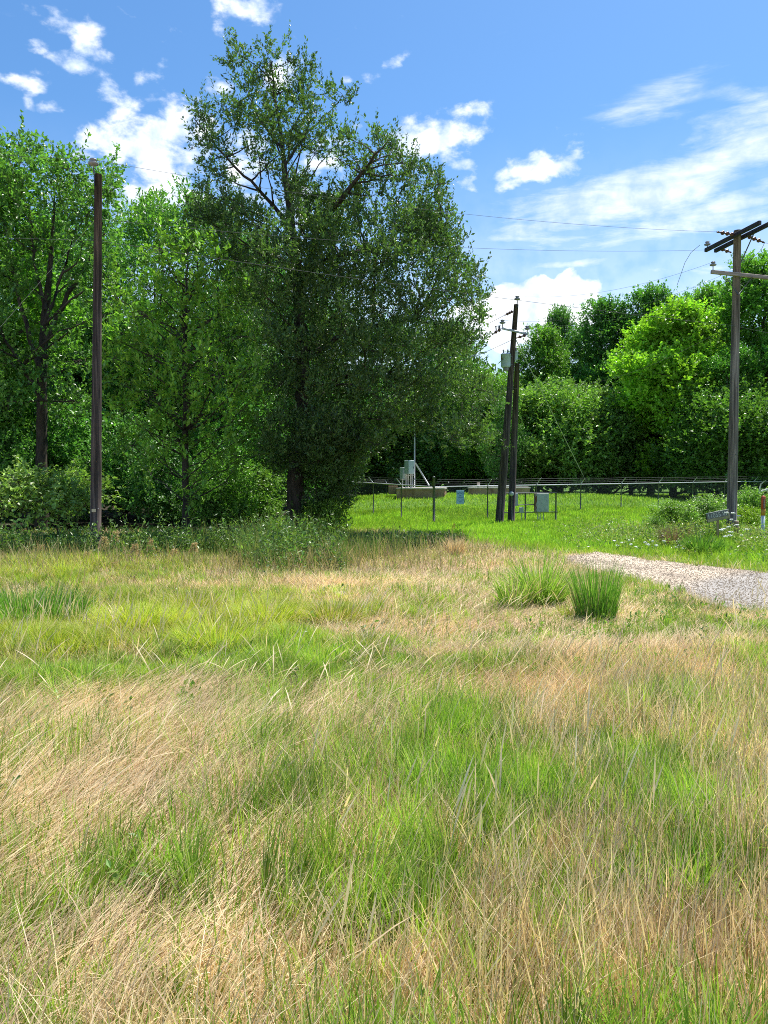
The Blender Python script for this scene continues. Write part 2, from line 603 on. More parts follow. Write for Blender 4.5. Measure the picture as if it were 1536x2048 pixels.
def greenness(x, y):
    g = .265 + .42 * (fbm(x * .7, y, .55, 41, 3) - .5) + .8 * (vnoise(x * .8, y, 2.2, 44) - .5) + .8 * (vnoise(x, y, 5, 46) - .5)
    return g + .58 * field(x, y, GREEN) - .55 * field(x, y, DRY)


STRAW = np.array([(.75, .59, .36), (.65, .495, .30), (.84, .70, .47), (.46, .32, .19), (.73, .59, .39)])
GRN = np.array([(.24, .44, .04), (.33, .52, .055), (.17, .34, .03), (.40, .52, .09)])
YGR = np.array([(.46, .54, .045), (.38, .50, .04), (.30, .44, .04), (.54, .53, .09)])
LWN = np.array([(.32, .58, .035), (.42, .66, .05), (.24, .48, .04), (.50, .66, .09)])

# ground sheet
def axis(lo, hi, d0, grow, c=0.0):
    a, x, d = [c], c, d0
    while x < hi:
        x += d
        d *= grow
        a.append(min(x, hi))
    b, x, d = [], c, d0
    while x > lo:
        x -= d
        d *= grow
        b.append(max(x, lo))
    return np.array(b[::-1] + a)


gx = axis(-450, 450, .3, 1.022)
gy = axis(-60, 900, .22, 1.013, 2.0)
X, Y = np.meshgrid(gx, gy)
x, y = X.ravel(), Y.ravel()
z = hgt(x, y)
nx, ny = len(gx), len(gy)
ii = (np.arange(ny - 1)[:, None] * nx + np.arange(nx - 1)[None]).ravel()
Q = np.stack([ii, ii + 1, ii + nx + 1, ii + nx], 1)
g = np.clip(greenness(x, y), 0, 1)[:, None]
yy = np.clip(y, .5, None)
lm = lawn_mask(x, yy)[:, None]
soil = np.array((.24, .185, .115)) * (1 - g) + np.array((.085, .095, .03)) * g
soil = soil * (1 - lm) + np.array((.10, .19, .03)) * lm
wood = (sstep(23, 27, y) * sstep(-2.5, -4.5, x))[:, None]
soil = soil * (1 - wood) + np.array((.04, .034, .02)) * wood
m, n2t, out = newmat('meadow_soil')
a_ = N(n2t, 'Attribute', attribute_name='col')
tcn = N(n2t, 'TexCoord')
no = N(n2t, 'TexNoise')
no.inputs['Scale'].default_value = 9
no.inputs['Detail'].default_value = 9
no.inputs['Roughness'].default_value = .75
n2t.links.new(tcn.outputs['Object'], no.inputs['Vector'])
mr = N(n2t, 'MapRange')
mr.inputs['From Min'].default_value = .3
mr.inputs['From Max'].default_value = .7
mr.inputs['To Min'].default_value = .55
mr.inputs['To Max'].default_value = 1.45
n2t.links.new(no.outputs[0], mr.inputs['Value'])
mm = N(n2t, 'VectorMath', operation='SCALE')
n2t.links.new(a_.outputs['Color'], mm.inputs[0])
n2t.links.new(mr.outputs[0], mm.inputs['Scale'])
pb = N(n2t, 'BsdfPrincipled')
pb.inputs['Roughness'].default_value = .95
pb.inputs['Specular IOR Level'].default_value = .1
n2t.links.new(mm.outputs[0], pb.inputs['Base Color'])
bp = N(n2t, 'Bump')
bp.inputs['Strength'].default_value = .8
bp.inputs['Distance'].default_value = .04
n2t.links.new(no.outputs[0], bp.inputs['Height'])
n2t.links.new(bp.outputs[0], pb.inputs['Normal'])
n2t.links.new(pb.outputs[0], out.inputs['Surface'])
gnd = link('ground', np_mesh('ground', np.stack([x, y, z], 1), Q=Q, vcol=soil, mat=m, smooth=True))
tag(gnd, kind='structure')

# gravel drive: a sheet laid on the ground, its edges ragged
fa, na = np.array(DRIVE_FAR), np.array(DRIVE_NEAR)
K, J = 90, 40
tt = np.linspace(0, 1, K)
fi = np.stack([np.interp(tt * (len(fa) - 1), range(len(fa)), fa[:, k]) for k in range(2)], 1)
ni = np.stack([np.interp(tt * (len(na) - 1), range(len(na)), na[:, k]) for k in range(2)], 1)
fi[:, 1] += .35
ni[:, 1] -= .25
w_ = np.linspace(0, 1, J)
P = ni[:, None, :] * (1 - w_)[None, :, None] + fi[:, None, :] * w_[None, :, None]
P = P.reshape(-1, 2)
jj = (np.arange(K - 1)[:, None] * J + np.arange(J - 1)[None]).ravel()
Qd = np.stack([jj, jj + J, jj + J + 1, jj + 1], 1)
grey = sstep(.30, .62, (P[:, 0] / P[:, 1] - .26) / .24 - (P[:, 1] - 12.2) * .16 + .25 * (fbm(P[:, 0], P[:, 1], .9, 61) - .5))
dcol = np.array((.50, .405, .30))[None] * (1 - grey[:, None]) + np.array((.36, .33, .295))[None] * grey[:, None]
wv_ = np.tile(w_, K) + .06 * (fbm(P[:, 0], P[:, 1], .5, 64) - .5)
rut = np.exp(-((wv_ - .30) / .09) ** 2) + np.exp(-((wv_ - .72) / .09) ** 2)
mid = np.exp(-((wv_ - .51) / .07) ** 2) * sstep(.4, .7, fbm(P[:, 0], P[:, 1], 1.1, 66))
dcol = dcol * (1 + .16 * rut - .12)[:, None] * (1 - .35 * mid)[:, None] * (.8 + .4 * fbm(P[:, 0], P[:, 1], .7, 68))[:, None]
m, n2t, out = newmat('gravel_surface')
a_ = N(n2t, 'Attribute', attribute_name='col')
tcn = N(n2t, 'TexCoord')
vo = N(n2t, 'TexVoronoi')
vo.inputs['Scale'].default_value = 55
n2t.links.new(tcn.outputs['Object'], vo.inputs['Vector'])
no = N(n2t, 'TexNoise')
no.inputs['Scale'].default_value = 6
no.inputs['Detail'].default_value = 8
n2t.links.new(tcn.outputs['Object'], no.inputs['Vector'])
sp = N(n2t, 'SeparateColor')
n2t.links.new(vo.outputs['Color'], sp.inputs[0])
ad = N(n2t, 'Math', operation='ADD')
n2t.links.new(sp.outputs[0], ad.inputs[0])
n2t.links.new(no.outputs[0], ad.inputs[1])
mr = N(n2t, 'MapRange')
mr.inputs['From Min'].default_value = .3
mr.inputs['From Max'].default_value = 1.6
mr.inputs['To Min'].default_value = .6
mr.inputs['To Max'].default_value = 1.4
n2t.links.new(ad.outputs[0], mr.inputs['Value'])
mm = N(n2t, 'VectorMath', operation='SCALE')
n2t.links.new(a_.outputs['Color'], mm.inputs[0])
n2t.links.new(mr.outputs[0], mm.inputs['Scale'])
pb = N(n2t, 'BsdfPrincipled')
pb.inputs['Roughness'].default_value = .9
n2t.links.new(mm.outputs[0], pb.inputs['Base Color'])
bp = N(n2t, 'Bump')
bp.inputs['Strength'].default_value = .7
bp.inputs['Distance'].default_value = .02
n2t.links.new(vo.outputs['Distance'], bp.inputs['Height'])
n2t.links.new(bp.outputs[0], pb.inputs['Normal'])
n2t.links.new(pb.outputs[0], out.inputs['Surface'])
drv = link('gravel_drive', np_mesh('gravel_drive', np.column_stack([P, hgt(P[:, 0], P[:, 1]) + .015]), Q=Qd, vcol=dcol, mat=m, smooth=True))
tag(drv, kind='structure')
# loose stones on it
ns = 9000
k_, j_ = RN.random(ns) * (K - 2), RN.random(ns)
bx = ni[k_.astype(int)] * (1 - j_)[:, None] + fi[k_.astype(int)] * j_[:, None] + RN.normal(0, .05, (ns, 2))
s_ = RN.uniform(.006, .014, ns) * np.where(RN.random(ns) < .04, 1.7, 1)
oc = np.array([(1, 0, 0), (0, 1, 0), (-1, 0, 0), (0, -1, 0), (0, 0, .7), (0, 0, -.5)], float)
V = oc[None] * s_[:, None, None] * RN.uniform(.7, 1.3, (ns, 6, 1)) + np.column_stack([bx, hgt(bx[:, 0], bx[:, 1]) + .018])[:, None]
tr = np.array([(0, 1, 4), (1, 2, 4), (2, 3, 4), (3, 0, 4), (1, 0, 5), (2, 1, 5), (3, 2, 5), (0, 3, 5)])
T = (tr[None] + np.arange(ns)[:, None, None] * 6).reshape(-1, 3)
sc_ = np.repeat((np.array((.46, .38, .29))[None] * RN.uniform(.7, 1.2, (ns, 1))), 8, 0)
tag(link('gravel', np_mesh('gravel', V.reshape(-1, 3), T=T, fcol=sc_, mat=M['grass'])), kind='stuff')


# ------------------------------------------------------------------ grass blades
def blades(pos, h, w, az, th0, th1, fa, col, nseg, prof='blade'):
    """Curved tapering strips; az: where they lean, th0..th1: lean at foot and tip, fa: facing of the flat side."""
    n = len(pos)
    d = np.stack([np.cos(az), np.sin(az)], 1)
    sd_ = np.stack([np.cos(fa), np.sin(fa), np.zeros(n)], 1)
    cx = np.zeros(n)
    cz = np.zeros(n)
    V = np.empty((n, 2 * nseg + 1, 3), np.float32)
    for i in range(nseg + 1):
        t = i / nseg
        if i:
            th = th0 + (th1 - th0) * (t - .5 / nseg)
            cx = cx + np.sin(th) * h / nseg
            cz = cz + np.cos(th) * h / nseg
        c = np.stack([pos[:, 0] + d[:, 0] * cx, pos[:, 1] + d[:, 1] * cx, pos[:, 2] + np.maximum(cz, .01 * i)], 1)
        if i == nseg:
            V[:, 2 * i] = c
        else:
            if prof == 'blade': k = (.75, 1, .8, .55, .3)[min(int(t * 4.01), 4)] if nseg > 1 else 1
            else: k = .45 if t < .66 else 1.5
            o = sd_ * (w * .5 * k)[:, None]
            V[:, 2 * i] = c - o
            V[:, 2 * i + 1] = c + o
    b = np.arange(n)[:, None] * (2 * nseg + 1)
    Qs = np.concatenate([b + np.array([[2 * i, 2 * i + 1, 2 * i + 3, 2 * i + 2]]) for i in range(nseg - 1)], 1).reshape(-1, 4) if nseg > 1 else np.zeros((0, 4), np.int64)
    Ts = b + np.array([[2 * nseg - 2, 2 * nseg - 1, 2 * nseg]])
    fc = np.concatenate([np.repeat(col, nseg - 1, 0), col]) if nseg > 1 else col
    return V.reshape(-1, 3), Qs, Ts, fc


class Bag:
    def __init__(s): s.V, s.Q, s.T, s.cq, s.ct, s.o = [], [], [], [], [], 0

    def add(s, r):
        V, Q, T, fc = r
        s.V.append(V)
        if len(Q): s.Q.append(Q + s.o)
        s.T.append(T + s.o)
        s.cq.append(fc[:len(Q)])
        s.ct.append(fc[len(Q):])
        s.o += len(V)

    def mesh(s, name, mat):
        return np_mesh(name, np.concatenate(s.V), Q=np.concatenate(s.Q) if s.Q else None, T=np.concatenate(s.T), fcol=np.concatenate(s.cq + s.ct), mat=mat)


def pick(pal, n, v=.22):
    c = pal[RN.integers(0, len(pal), n)] * (1 - .35) + pal[RN.integers(0, len(pal), n)] * .35
    return c * RN.uniform(1 - v, 1 + v, (n, 1)) * RN.uniform(.95, 1.05, (n, 3))


def scatter(n, y0, y1, m=2.3):
    y = np.sqrt(RN.uniform(y0 ** 2, y1 ** 2, n * 2)) if y0 > 0 else RN.uniform(y0, y1, n * 2)
    y = np.concatenate([y[:n], RN.uniform(y0, y1, n // 3)])
    x = RN.uniform(-1, 1, len(y)) * (.53 * y + m)
    return x, y


dry_bag, grn_bag, lawn_bag = Bag(), Bag(), Bag()
for y0, y1, n, nseg, pxw in [(1.1, 3.2, 90000, 3, .0), (3.2, 5.2, 150000, 3, .40), (5.2, 8.5, 210000, 3, .45), (8.5, 14, 250000, 2, .5), (14, 27, 220000, 2, .5)]:
    x, y = scatter(n, y0, y1)
    lw = lawn_mask(x, y)
    wd = sstep(24, 27, y) * sstep(-2.5, -4.5, x)
    keep = (RN.random(len(x)) > lw) & ~in_drive(x, y) & (RN.random(len(x)) > wd * .8)
    x, y = x[keep], y[keep]
    n = len(x)
    z = hgt(x, y)
    g = greenness(x, y) + RN.normal(0, .22, n)
    lush = np.clip(field(x, y, LUSH), 0, 1)
    lie = np.clip(field(x, y, LIE) + .25 * (fbm(x, y, .7, 51) - .5), 0, 1)
    isg = (g > .47) & (RN.random(n) < .88) | (RN.random(n) < .10)
    bare = vnoise(x, y, 1.9, 71) * .55 + vnoise(x, y, 5, 72) * .45
    pos = np.stack([x, y, z - .01], 1)
    wmin = pxw * y / 770
    # dry
    k = ~isg & (RN.random(n) < .55 + .9 * bare)
    q = int(k.sum())
    L_ = lie[k]
    tall = RN.random(q) < .12 + .12 * L_
    h = np.where(tall, RN.uniform(.28, .52, q), RN.uniform(.09, .27, q)) * (.75 + .5 * vnoise(x[k], y[k], 1.1, 75))
    h = h * (1 - .42 * sstep(4.5, 9, y[k])) * (1 - .25 * np.clip(field(x[k], y[k], GREEN), 0, 1))
    thatch = (RN.random(q) < .30) & ~tall
    w = np.maximum(RN.uniform(.0026, .0054, q), wmin[k] * 1.1)
    az = np.where((RN.random(q) < .25 + .70 * L_) & (~thatch | (RN.random(q) < .3)), .50 + RN.normal(0, .38, q) + 1.4 * (fbm(x[k], y[k], .8, 55) - .5), RN.uniform(0, 2 * PI, q))
    th1 = .40 + 1.1 * L_ + .45 * sstep(6, 9, y[k]) + RN.normal(0, .30, q)
    th1 = np.where(thatch, RN.uniform(1.30, 1.62, q), th1)
    th0 = np.where(thatch, RN.uniform(.9, 1.5, q), th1 * RN.uniform(.25, .85, q))
    tone = (.62 + .5 * fbm(x[k], y[k], .9, 81) + .42 * vnoise(x[k], y[k], 5.5, 82))[:, None]
    red = sstep(.60, .78, fbm(x[k], y[k], .45, 83))[:, None] * .5
    c = pick(STRAW, q) * tone
    c = c * (1 - red) + c * np.array((.95, .80, .70)) * red
    dry_bag.add(blades(pos[k], h, w, az, th0, np.clip(th1, -.2, 1.62), az + PI / 2 + RN.normal(0, .7, q), c, nseg))
    # green
    k = isg & (RN.random(n) < .6 + .7 * bare)
    q = int(k.sum())
    # tufts: blades gather towards scattered centres and lean away from them
    cs = np.where(lush[k] > .4, .42, .17 + .02 * y0)
    u_, v_ = x[k] * .83 - y[k] * .56 + .5 * fbm(x[k], y[k], .9, 101), x[k] * .56 + y[k] * .83 + .5 * fbm(x[k], y[k], .9, 105)
    ccx, ccy = np.floor(u_ / cs), np.floor(v_ / cs)
    hs1 = np.sin(ccx * 127.1 + ccy * 311.7) * 43758.5
    hs2 = np.sin(ccx * 269.5 + ccy * 183.3) * 43758.5
    tu, tv = (ccx + .08 + .84 * (hs1 - np.floor(hs1))) * cs - u_, (ccy + .08 + .84 * (hs2 - np.floor(hs2))) * cs - v_
    tx, ty = x[k] + tu * .83 + tv * .56, y[k] - tu * .56 + tv * .83
    tone_t = .72 + .56 * (hs1 * 7.3 - np.floor(hs1 * 7.3))
    rx_, ry_ = x[k] - tx, y[k] - ty
    pull = np.where(RN.random(q) < .35 + .5 * (hs2 * 3.1 - np.floor(hs2 * 3.1)), .5, 1.0)
    gpos = np.stack([tx + rx_ * pull, ty + ry_ * pull, z[k] - .01], 1)
    lu = lush[k]
    h = RN.uniform(.13, .34, q) * (.55 + .9 * vnoise(x[k], y[k], 1.3, 77)) * (1 + .75 * lu) * (1 - .40 * sstep(4.5, 8.5, y[k]))
    h = h * (1 - .45 * np.exp(-((x[k] - GREEN[9][0]) / GREEN[9][2]) ** 2 - ((y[k] - GREEN[9][1]) / GREEN[9][3]) ** 2))
    w = np.maximum(RN.uniform(.0036, .0074, q), wmin[k] * 1.15)
    az = np.arctan2(ry_, rx_) + RN.normal(0, .6, q)
    th1 = RN.gamma(2.2, .16, q) + .55 * lu + .5 * np.hypot(rx_, ry_) / cs
    c = np.where((RN.random(q) < lu)[:, None], pick(YGR, q), pick(GRN, q)) * (tone_t * (.8 + .4 * fbm(x[k], y[k], 1.1, 87)))[:, None]
    olive = RN.random(q) < .18
    c[olive] = c[olive] * .5 + STRAW[1] * .5
    grn_bag.add(blades(gpos, h, w, az, th1 * .2, th1, az + PI / 2 + RN.normal(0, .6, q), c, nseg))
# tall seed-headed straw stalks standing over the near meadow
x, y = scatter(2200, 2.3, 10, 1.6)
k = ~in_drive(x, y) & (greenness(x, y) < .8) & (fbm(x, y, .9, 93) > .42)
x, y = x[k], y[k]
q = len(x)
lie = np.clip(field(x, y, LIE), 0, 1)
az = np.where(RN.random(q) < .75, .6 + RN.normal(0, .5, q), RN.uniform(0, 2 * PI, q))
th1 = .35 + .9 * lie + RN.normal(0, .25, q)
dry_bag.add(blades(np.stack([x, y, hgt(x, y)], 1), RN.uniform(.3, .6, q), np.maximum(RN.uniform(.0045, .007, q), .5 * y / 770), az, th1 * .4, th1, RN.uniform(0, PI, q), pick(STRAW[[0, 2, 4]], q, .15) * 1.08, 6, 'head'))
tag(link('dry_grass', dry_bag.mesh('dry_grass', M['grass'])), 'long straw coloured dry grass bent over the meadow', kind='stuff')
tag(link('green_grass', grn_bag.mesh('green_grass', M['grass'])), 'fresh green grass tufts growing through the dry meadow', kind='stuff')
# mown lawn round and inside the enclosure
for y0, y1, n, hh in [(11, 26, 120000, .20), (24, 40, 190000, .17), (40, 78, 130000, .20)]:
    x, y = scatter(n, y0, y1, 4)
    k = (RN.random(len(x)) < lawn_mask(x, y)) & ~in_drive(x, y) & (sstep(24, 27, y) * sstep(-3.5, -6, x) < .5)
    x, y = x[k], y[k]
    q = len(x)
    w = np.maximum(.007, .8 * y / 770)
    f_ = .55 * fbm(x, y, .35, 97) + .45 * vnoise(x, y, 2.5, 98)
    c = pick(LWN, q, .32) * (.50 + .9 * f_)[:, None]
    edge = sstep(3.0, .0, y - np.interp(x / y, LB[:, 0] / LB[:, 1], LB[:, 1]))[:, None]
    c = c * (1 - .55 * edge) + pick(YGR, q) * .55 * edge
    th1 = RN.gamma(2.6, .36, q)
    az = RN.uniform(0, 2 * PI, q)
    lawn_bag.add(blades(np.stack([x, y, hgt(x, y) - .01], 1), hh * RN.uniform(.5, 1.3, q) * (.7 + .6 * vnoise(x, y, .9, 99)), w * RN.uniform(.7, 1.4, q), az, th1 * .3, th1, RN.uniform(0, PI, q), c, 1))
tag(link('lawn_grass', lawn_bag.mesh('lawn_grass', M['grass'])), 'bright green short grass of the fenced mound and verge', kind='stuff')
# ------------------------------------------------------------------ trees
def unit(v):
    return v / np.maximum(np.linalg.norm(v, axis=-1, keepdims=True), 1e-9)


def rdir(n):
    return unit(RN.normal(0, 1, (n, 3)))


def leaf_quads(pos, along, nrm, L, Wd, col, fold=.22):
    """Folded diamond leaves."""
    side = unit(np.cross(along, nrm))
    nn = np.cross(side, along)
    m_ = pos + along * (L * .48)[:, None]
    up = nn * (Wd * fold)[:, None]
    V = np.stack([pos, m_ + side * (Wd * .5)[:, None] + up, pos + along * L[:, None], m_ - side * (Wd * .5)[:, None] + up], 1)
    return V.reshape(-1, 3), np.arange(len(pos) * 4).reshape(-1, 4), col


def sprigs(P, D, slen, nl, L, Wd, pal, up=.5, spread=.8, var=.3, clump=None, droop=0.0):
    """nl leaves set along each shoot that starts at P and runs along D."""
    n = len(P)
    t = (np.arange(nl)[None] + RN.random((n, nl))) / nl
    pos = P[:, None] + D[:, None] * (t * slen[:, None])[:, :, None]
    pos = pos.reshape(-1, 3) + RN.normal(0, .022, (n * nl, 3))
    pos[:, 2] -= (droop * t ** 2).reshape(-1)
    dd = np.repeat(D, nl, 0)
    al = unit(dd * .55 + rdir(n * nl) * spread)
    nr = unit(rdir(n * nl) * (1 - up) + np.array((0, 0, 1.0)) * up + .15)
    q = n * nl
    l = L * RN.uniform(.45, 1.35, q)
    c = pick(pal, q, var)
    tone = np.repeat(RN.uniform(.78, 1.22, (n, 1)), nl, 0)
    if clump is not None: tone = tone * np.repeat(clump[:, None], nl, 0)
    return leaf_quads(pos, al, nr, l, Wd * l / L * RN.uniform(.8, 1.2, q), c * tone)


def tubes(paths, n=5):
    """paths: list of (points k x 3, radii k) -> one quad sheet each."""
    V, Q, o = [], [], 0
    for pts, rad in paths:
        pts = np.asarray(pts, float)
        k = len(pts)
        d = unit(np.gradient(pts, axis=0))
        ref = np.where(np.abs(d[:, 2:3]) < .95, np.array([[0, 0, 1.0]]), np.array([[1.0, 0, 0]]))
        a = unit(np.cross(d, ref))
        b = np.cross(d, a)
        t = np.arange(n) * 2 * PI / n
        r = np.asarray(rad, float)[:, None, None]
        v = pts[:, None] + r * (a[:, None] * np.cos(t)[None, :, None] + b[:, None] * np.sin(t)[None, :, None])
        V.append(v.reshape(-1, 3))
        i = np.arange(k - 1)[:, None] * n
        j = np.arange(n)[None]
        j2 = (j + 1) % n
        Q.append(np.stack([i + j, i + j2, i + n + j2, i + n + j], 2).reshape(-1, 4) + o)
        o += k * n
    return np.concatenate(V), np.concatenate(Q)


def bend(a, b, k, wob, sag=0):
    t = np.linspace(0, 1, k)[:, None]
    p = a * (1 - t) + b * t
    amp = np.sin(t * PI) * np.linalg.norm(b - a)
    p = p + amp * wob * rdir(1) + amp * np.array((0, 0, sag))
    return p + RN.normal(0, .012, p.shape) * amp


def make_tree(name, trunk, lobes, pal, leaf, mat='bark', per=55, nl=12, slen=.5, updir=.45, spread=.8, up=.45, twigs=8, limb_r=.05, droop=0, shell=2.4, stems=(), limb_every=1, fold=.22, droop_low=0, shoots=0):
    """trunk: list of (x, y, z, r); lobes: k x 5 (x, y, z, horizontal r, vertical r). Returns trunk and crown meshes in local coordinates."""
    trunk = np.asarray(trunk, float)
    lobes = np.asarray(lobes, float)
    paths = []
    tk = np.linspace(0, 1, len(trunk))
    tf = np.linspace(0, 1, 28)
    tp = np.stack([np.interp(tf, tk, trunk[:, i]) for i in range(4)], 1)
    tp[1:-1, :2] += RN.normal(0, .012, (26, 2))
    tp[0, 3] *= 1.35
    tp[1, 3] *= 1.08
    paths.append((tp[:, :3], tp[:, 3]))
    nodes = [tp]
    for s in stems:
        s = np.asarray(s, float)
        sp_ = np.stack([np.interp(np.linspace(0, 1, 14), np.linspace(0, 1, len(s)), s[:, i]) for i in range(4)], 1)
        sp_[1:-1, :3] += RN.normal(0, .025, (12, 3))
        paths.append((sp_[:, :3], sp_[:, 3]))
        nodes.append(sp_)
    nd = np.concatenate(nodes)
    V, Q, C, o = [], [], [], 0
    for li, lb in enumerate(lobes):
        c, rh, rv = lb[:3], lb[3], lb[4]
        hd = np.hypot(nd[:, 0] - c[0], nd[:, 1] - c[1])
        kf = np.interp(c[2], [3.5, 9], [-.25, .5]) if droop_low else .5
        cost = np.linalg.norm(nd[:, :3] - c, axis=1) + 1.2 * np.abs((c[2] - nd[:, 2]) - kf * hd - .2) + np.where(nd[:, 2] > c[2] + .2, 0 if kf < 0 else 3, 0) + np.where(nd[:, 2] < 2.6, 4 * droop_low, 0)
        j = int(np.argmin(cost))
        r0 = min(nd[j, 3] * .7, limb_r * (rh / .7) ** .5)
        if li % limb_every == 0:
            paths.append((bend(nd[j, :3], c, 8, .10), np.linspace(r0, r0 * .35, 8)))
        n = max(10, int(per * (lb[5] if len(lb) > 5 else 1) * (rh * rh * rv) ** (2 / 3) / .49))
        d = rdir(n)
        rad = RN.random(n) ** (1 / shell)
        bd = rdir(9)
        bump = np.max(np.clip(d @ bd.T, 0, 1) ** 5 * RN.uniform(.3, 1.25, 9)[None], 1)
        rad = rad * (.68 + .62 * bump)
        P = c + d * rad[:, None] * np.array([rh, rh, rv])
        D = unit(d * .6 + np.array((0, 0, updir)) + rdir(n) * .45)
        if shoots:
            ns_ = int(shoots * (rh / .7) ** 2) + 1
            d2 = unit(rdir(ns_) + np.array((0, 0, .9)))
            P2 = c + d2 * np.array([rh, rh, rv]) * RN.uniform(.5, 1.0, (ns_, 1))
            v2, q2, c2 = sprigs(P2, unit(d2 * .55 + np.array((0, 0, .75)) + rdir(ns_) * .25), slen * RN.uniform(1.3, 2.3, ns_), int(nl * 1.7), leaf[0], leaf[1], pal, up, spread * .7, clump=np.full(ns_, RN.uniform(.85, 1.25)))
            V.append(v2)
            Q.append(q2 + o)
            C.append(c2)
            o += len(v2)
        for q in RN.choice(n, min(n, twigs), replace=False):
            paths.append((bend(c, P[q] + D[q] * slen * .5, 4, .12), np.linspace(max(r0 * .3, .008), .004, 4)))
        cl = np.full(n, RN.uniform(.74, 1.28))
        v, qd, cc = sprigs(P, D, slen * RN.uniform(.5, 1.2, n), nl, leaf[0], leaf[1], pal, up, spread, clump=cl, droop=droop)
        V.append(v)
        Q.append(qd + o)
        C.append(cc)
        o += len(v)
    tv, tq = tubes(paths, 6)
    tm = np_mesh(name + '_trunk', tv, Q=tq, mat=M[mat], smooth=True)
    cm = np_mesh(name + '_crown', np.concatenate(V), Q=np.concatenate(Q), fcol=np.concatenate(C), mat=M['leaf'])
    return tm, cm


def auto_lobes(H, R, z0, n, shape=(.55, 1.0, .9, .45), lr=(.16, .26), flat=.68):
    """Lobes filling an uneven envelope from z0 to H with radius R times the given profile."""
    o = []
    for i in range(n):
        t = RN.random() ** .9
        rr = R * np.interp(t, np.linspace(0, 1, len(shape)), shape)
        a = RN.uniform(0, 2 * PI)
        k = RN.random() ** .42
        r = RN.uniform(*lr) * R * 1.4
        k_ = max(rr - r * .6, .1) * k
        o.append((k_ * math.cos(a), k_ * math.sin(a), z0 + r * .6 + t * (H - z0 - r * 1.3), r, r * flat))
    return o


PAL_OAK = np.array([(0.085, 0.132, 0.025), (0.093, 0.163, 0.031), (0.059, 0.116, 0.028), (0.124, 0.186, 0.034)])
PAL_BRIGHT = np.array([(0.163, 0.310, 0.034), (0.209, 0.364, 0.039), (0.132, 0.256, 0.034), (0.248, 0.388, 0.046)])
PAL_MID = np.array([(0.101, 0.209, 0.034), (0.132, 0.256, 0.039), (0.085, 0.178, 0.034), (0.155, 0.271, 0.046)])
PAL_GREYGREEN = np.array([(0.155, 0.256, 0.101), (0.202, 0.310, 0.132), (0.132, 0.217, 0.078), (0.232, 0.326, 0.155)])
PAL_MAPLE = np.array([(0.264, 0.434, 0.031), (0.326, 0.512, 0.039), (0.217, 0.372, 0.031), (0.357, 0.512, 0.046)])

for p_ in (PAL_OAK, PAL_BRIGHT, PAL_MID, PAL_GREYGREEN, PAL_MAPLE):
    p_ *= np.array((1.14, 1.22, 1.75))
PAL_GREYGREEN *= np.array((1.1, 1.02, .42))
PAL_MAPLE *= np.array((.92, .94, .8))


def plant(name, tm, cm, loc, label, cat, group=None, rz=0, sc=1.0, tint=(1, 1, 1), sz=None):
    r = thing(name, loc, label, cat, group, rz)
    r.scale = (sc, sc, sz or sc)
    link('trunk', tm, r)
    c = link('crown', cm, r)
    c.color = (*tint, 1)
    return r


# --- the tall oak that stands over the meadow
OY = 24.5
ob_ = at(590, 1075, OY)
ob_[2] = gz(ob_[0], ob_[1])


def loc_of(base, px, py, Y):
    return at(px, py, Y) - base


HL = """468 93 15;460 127 24;485 112 20;481 152 34;531 95 13;543 131 32;577 124 22;606 143 34;539 168 38;497 189 38;593 185 44;647 189 36;685 190 27;704 197 12;652 256 18;
456 218 25;477 239 40;522 264 44;539 235 44;602 227 44;606 277 36;577 293 34;631 306 20;402 233 18;414 252 27;393 277 26;422 293 34;452 310 28;406 331 28;443 352 30;518 310 28;535 343 26;406 381 27;452 393 34;
668 293 25;693 277 11;677 318 30;706 318 28;756 277 12;752 306 26;789 291 18;777 318 28;806 327 34;831 335 27;858 352 24;875 369 18;868 390 24;818 360 36;768 360 38;727 352 36;702 389 38;743 393 38;797 402 40;843 402 34;884 414 22;896 435 17;
610 381 40;585 377 34;652 430 42;600 450 50;660 475 46;720 450 46;780 460 50;840 460 42;880 480 33;903 508 24;852 452 28;860 477 34;908 489 17;410 440 36;450 450 40;500 440 34;
540 500 44;600 530 56;680 540 56;750 530 56;820 530 52;880 540 42;925 535 22;950 560 17;470 520 40;
530 590 48;600 610 58;680 620 60;760 610 58;830 610 52;900 600 42;945 605 25;958 640 14;
560 690 48;640 700 60;730 700 60;810 690 56;880 690 46;935 690 36;
560 770 44;650 790 56;740 780 56;820 770 52;890 780 46;950 790 34;988 800 13;
560 850 40;640 860 50;710 850 50;790 840 44;860 850 44;930 860 40;972 880 22;
545 900 28;600 910 34;660 920 40;700 900 36;755 890 22;655 960 30;680 975 20;900 880 30;
640 1015 36;612 1040 34;650 1045 30;620 880 36;560 930 24;690 930 38;700 960 28;660 1000 36;625 965 32;640 920 34;575 985 20;680 1010 26;670 870 36;720 880 34"""
lob = []
for s in HL.replace('\n', '').split(';'):
    px, py, r = map(float, s.split())
    dep = np.interp(py, [80, 250, 420, 600, 900, 1050], [.5, 1.3, 2.6, 3.3, 3.0, .5])
    nd_ = 1 if py < 200 else (2 if py < 430 else 3)
    if py > 950: nd_ = 1
    for k in range(nd_):
        dy = RN.normal(0, .3) if nd_ == 1 else dep * ((k / (nd_ - 1)) * 2 - 1) * RN.uniform(.6, 1) + RN.normal(0, .25)
        rr = r / FPX * OY
        p = loc_of(ob_, px + (RN.normal(0, r * .35) if k else 0), py + (RN.normal(0, r * .3) if k else 0), OY + dy)
        rr *= .72 if py < 430 else .90
        lob.append((p[0], p[1], p[2], rr, rr * .95, .6 if (px > 640 and py < 425) else (.62 if (px < 470 and 200 < py < 420) else 1.0 if py < 300 else (.68 if px > 700 and py < 640 else (1.7 if py > 860 and px < 730 else 1.0)))))
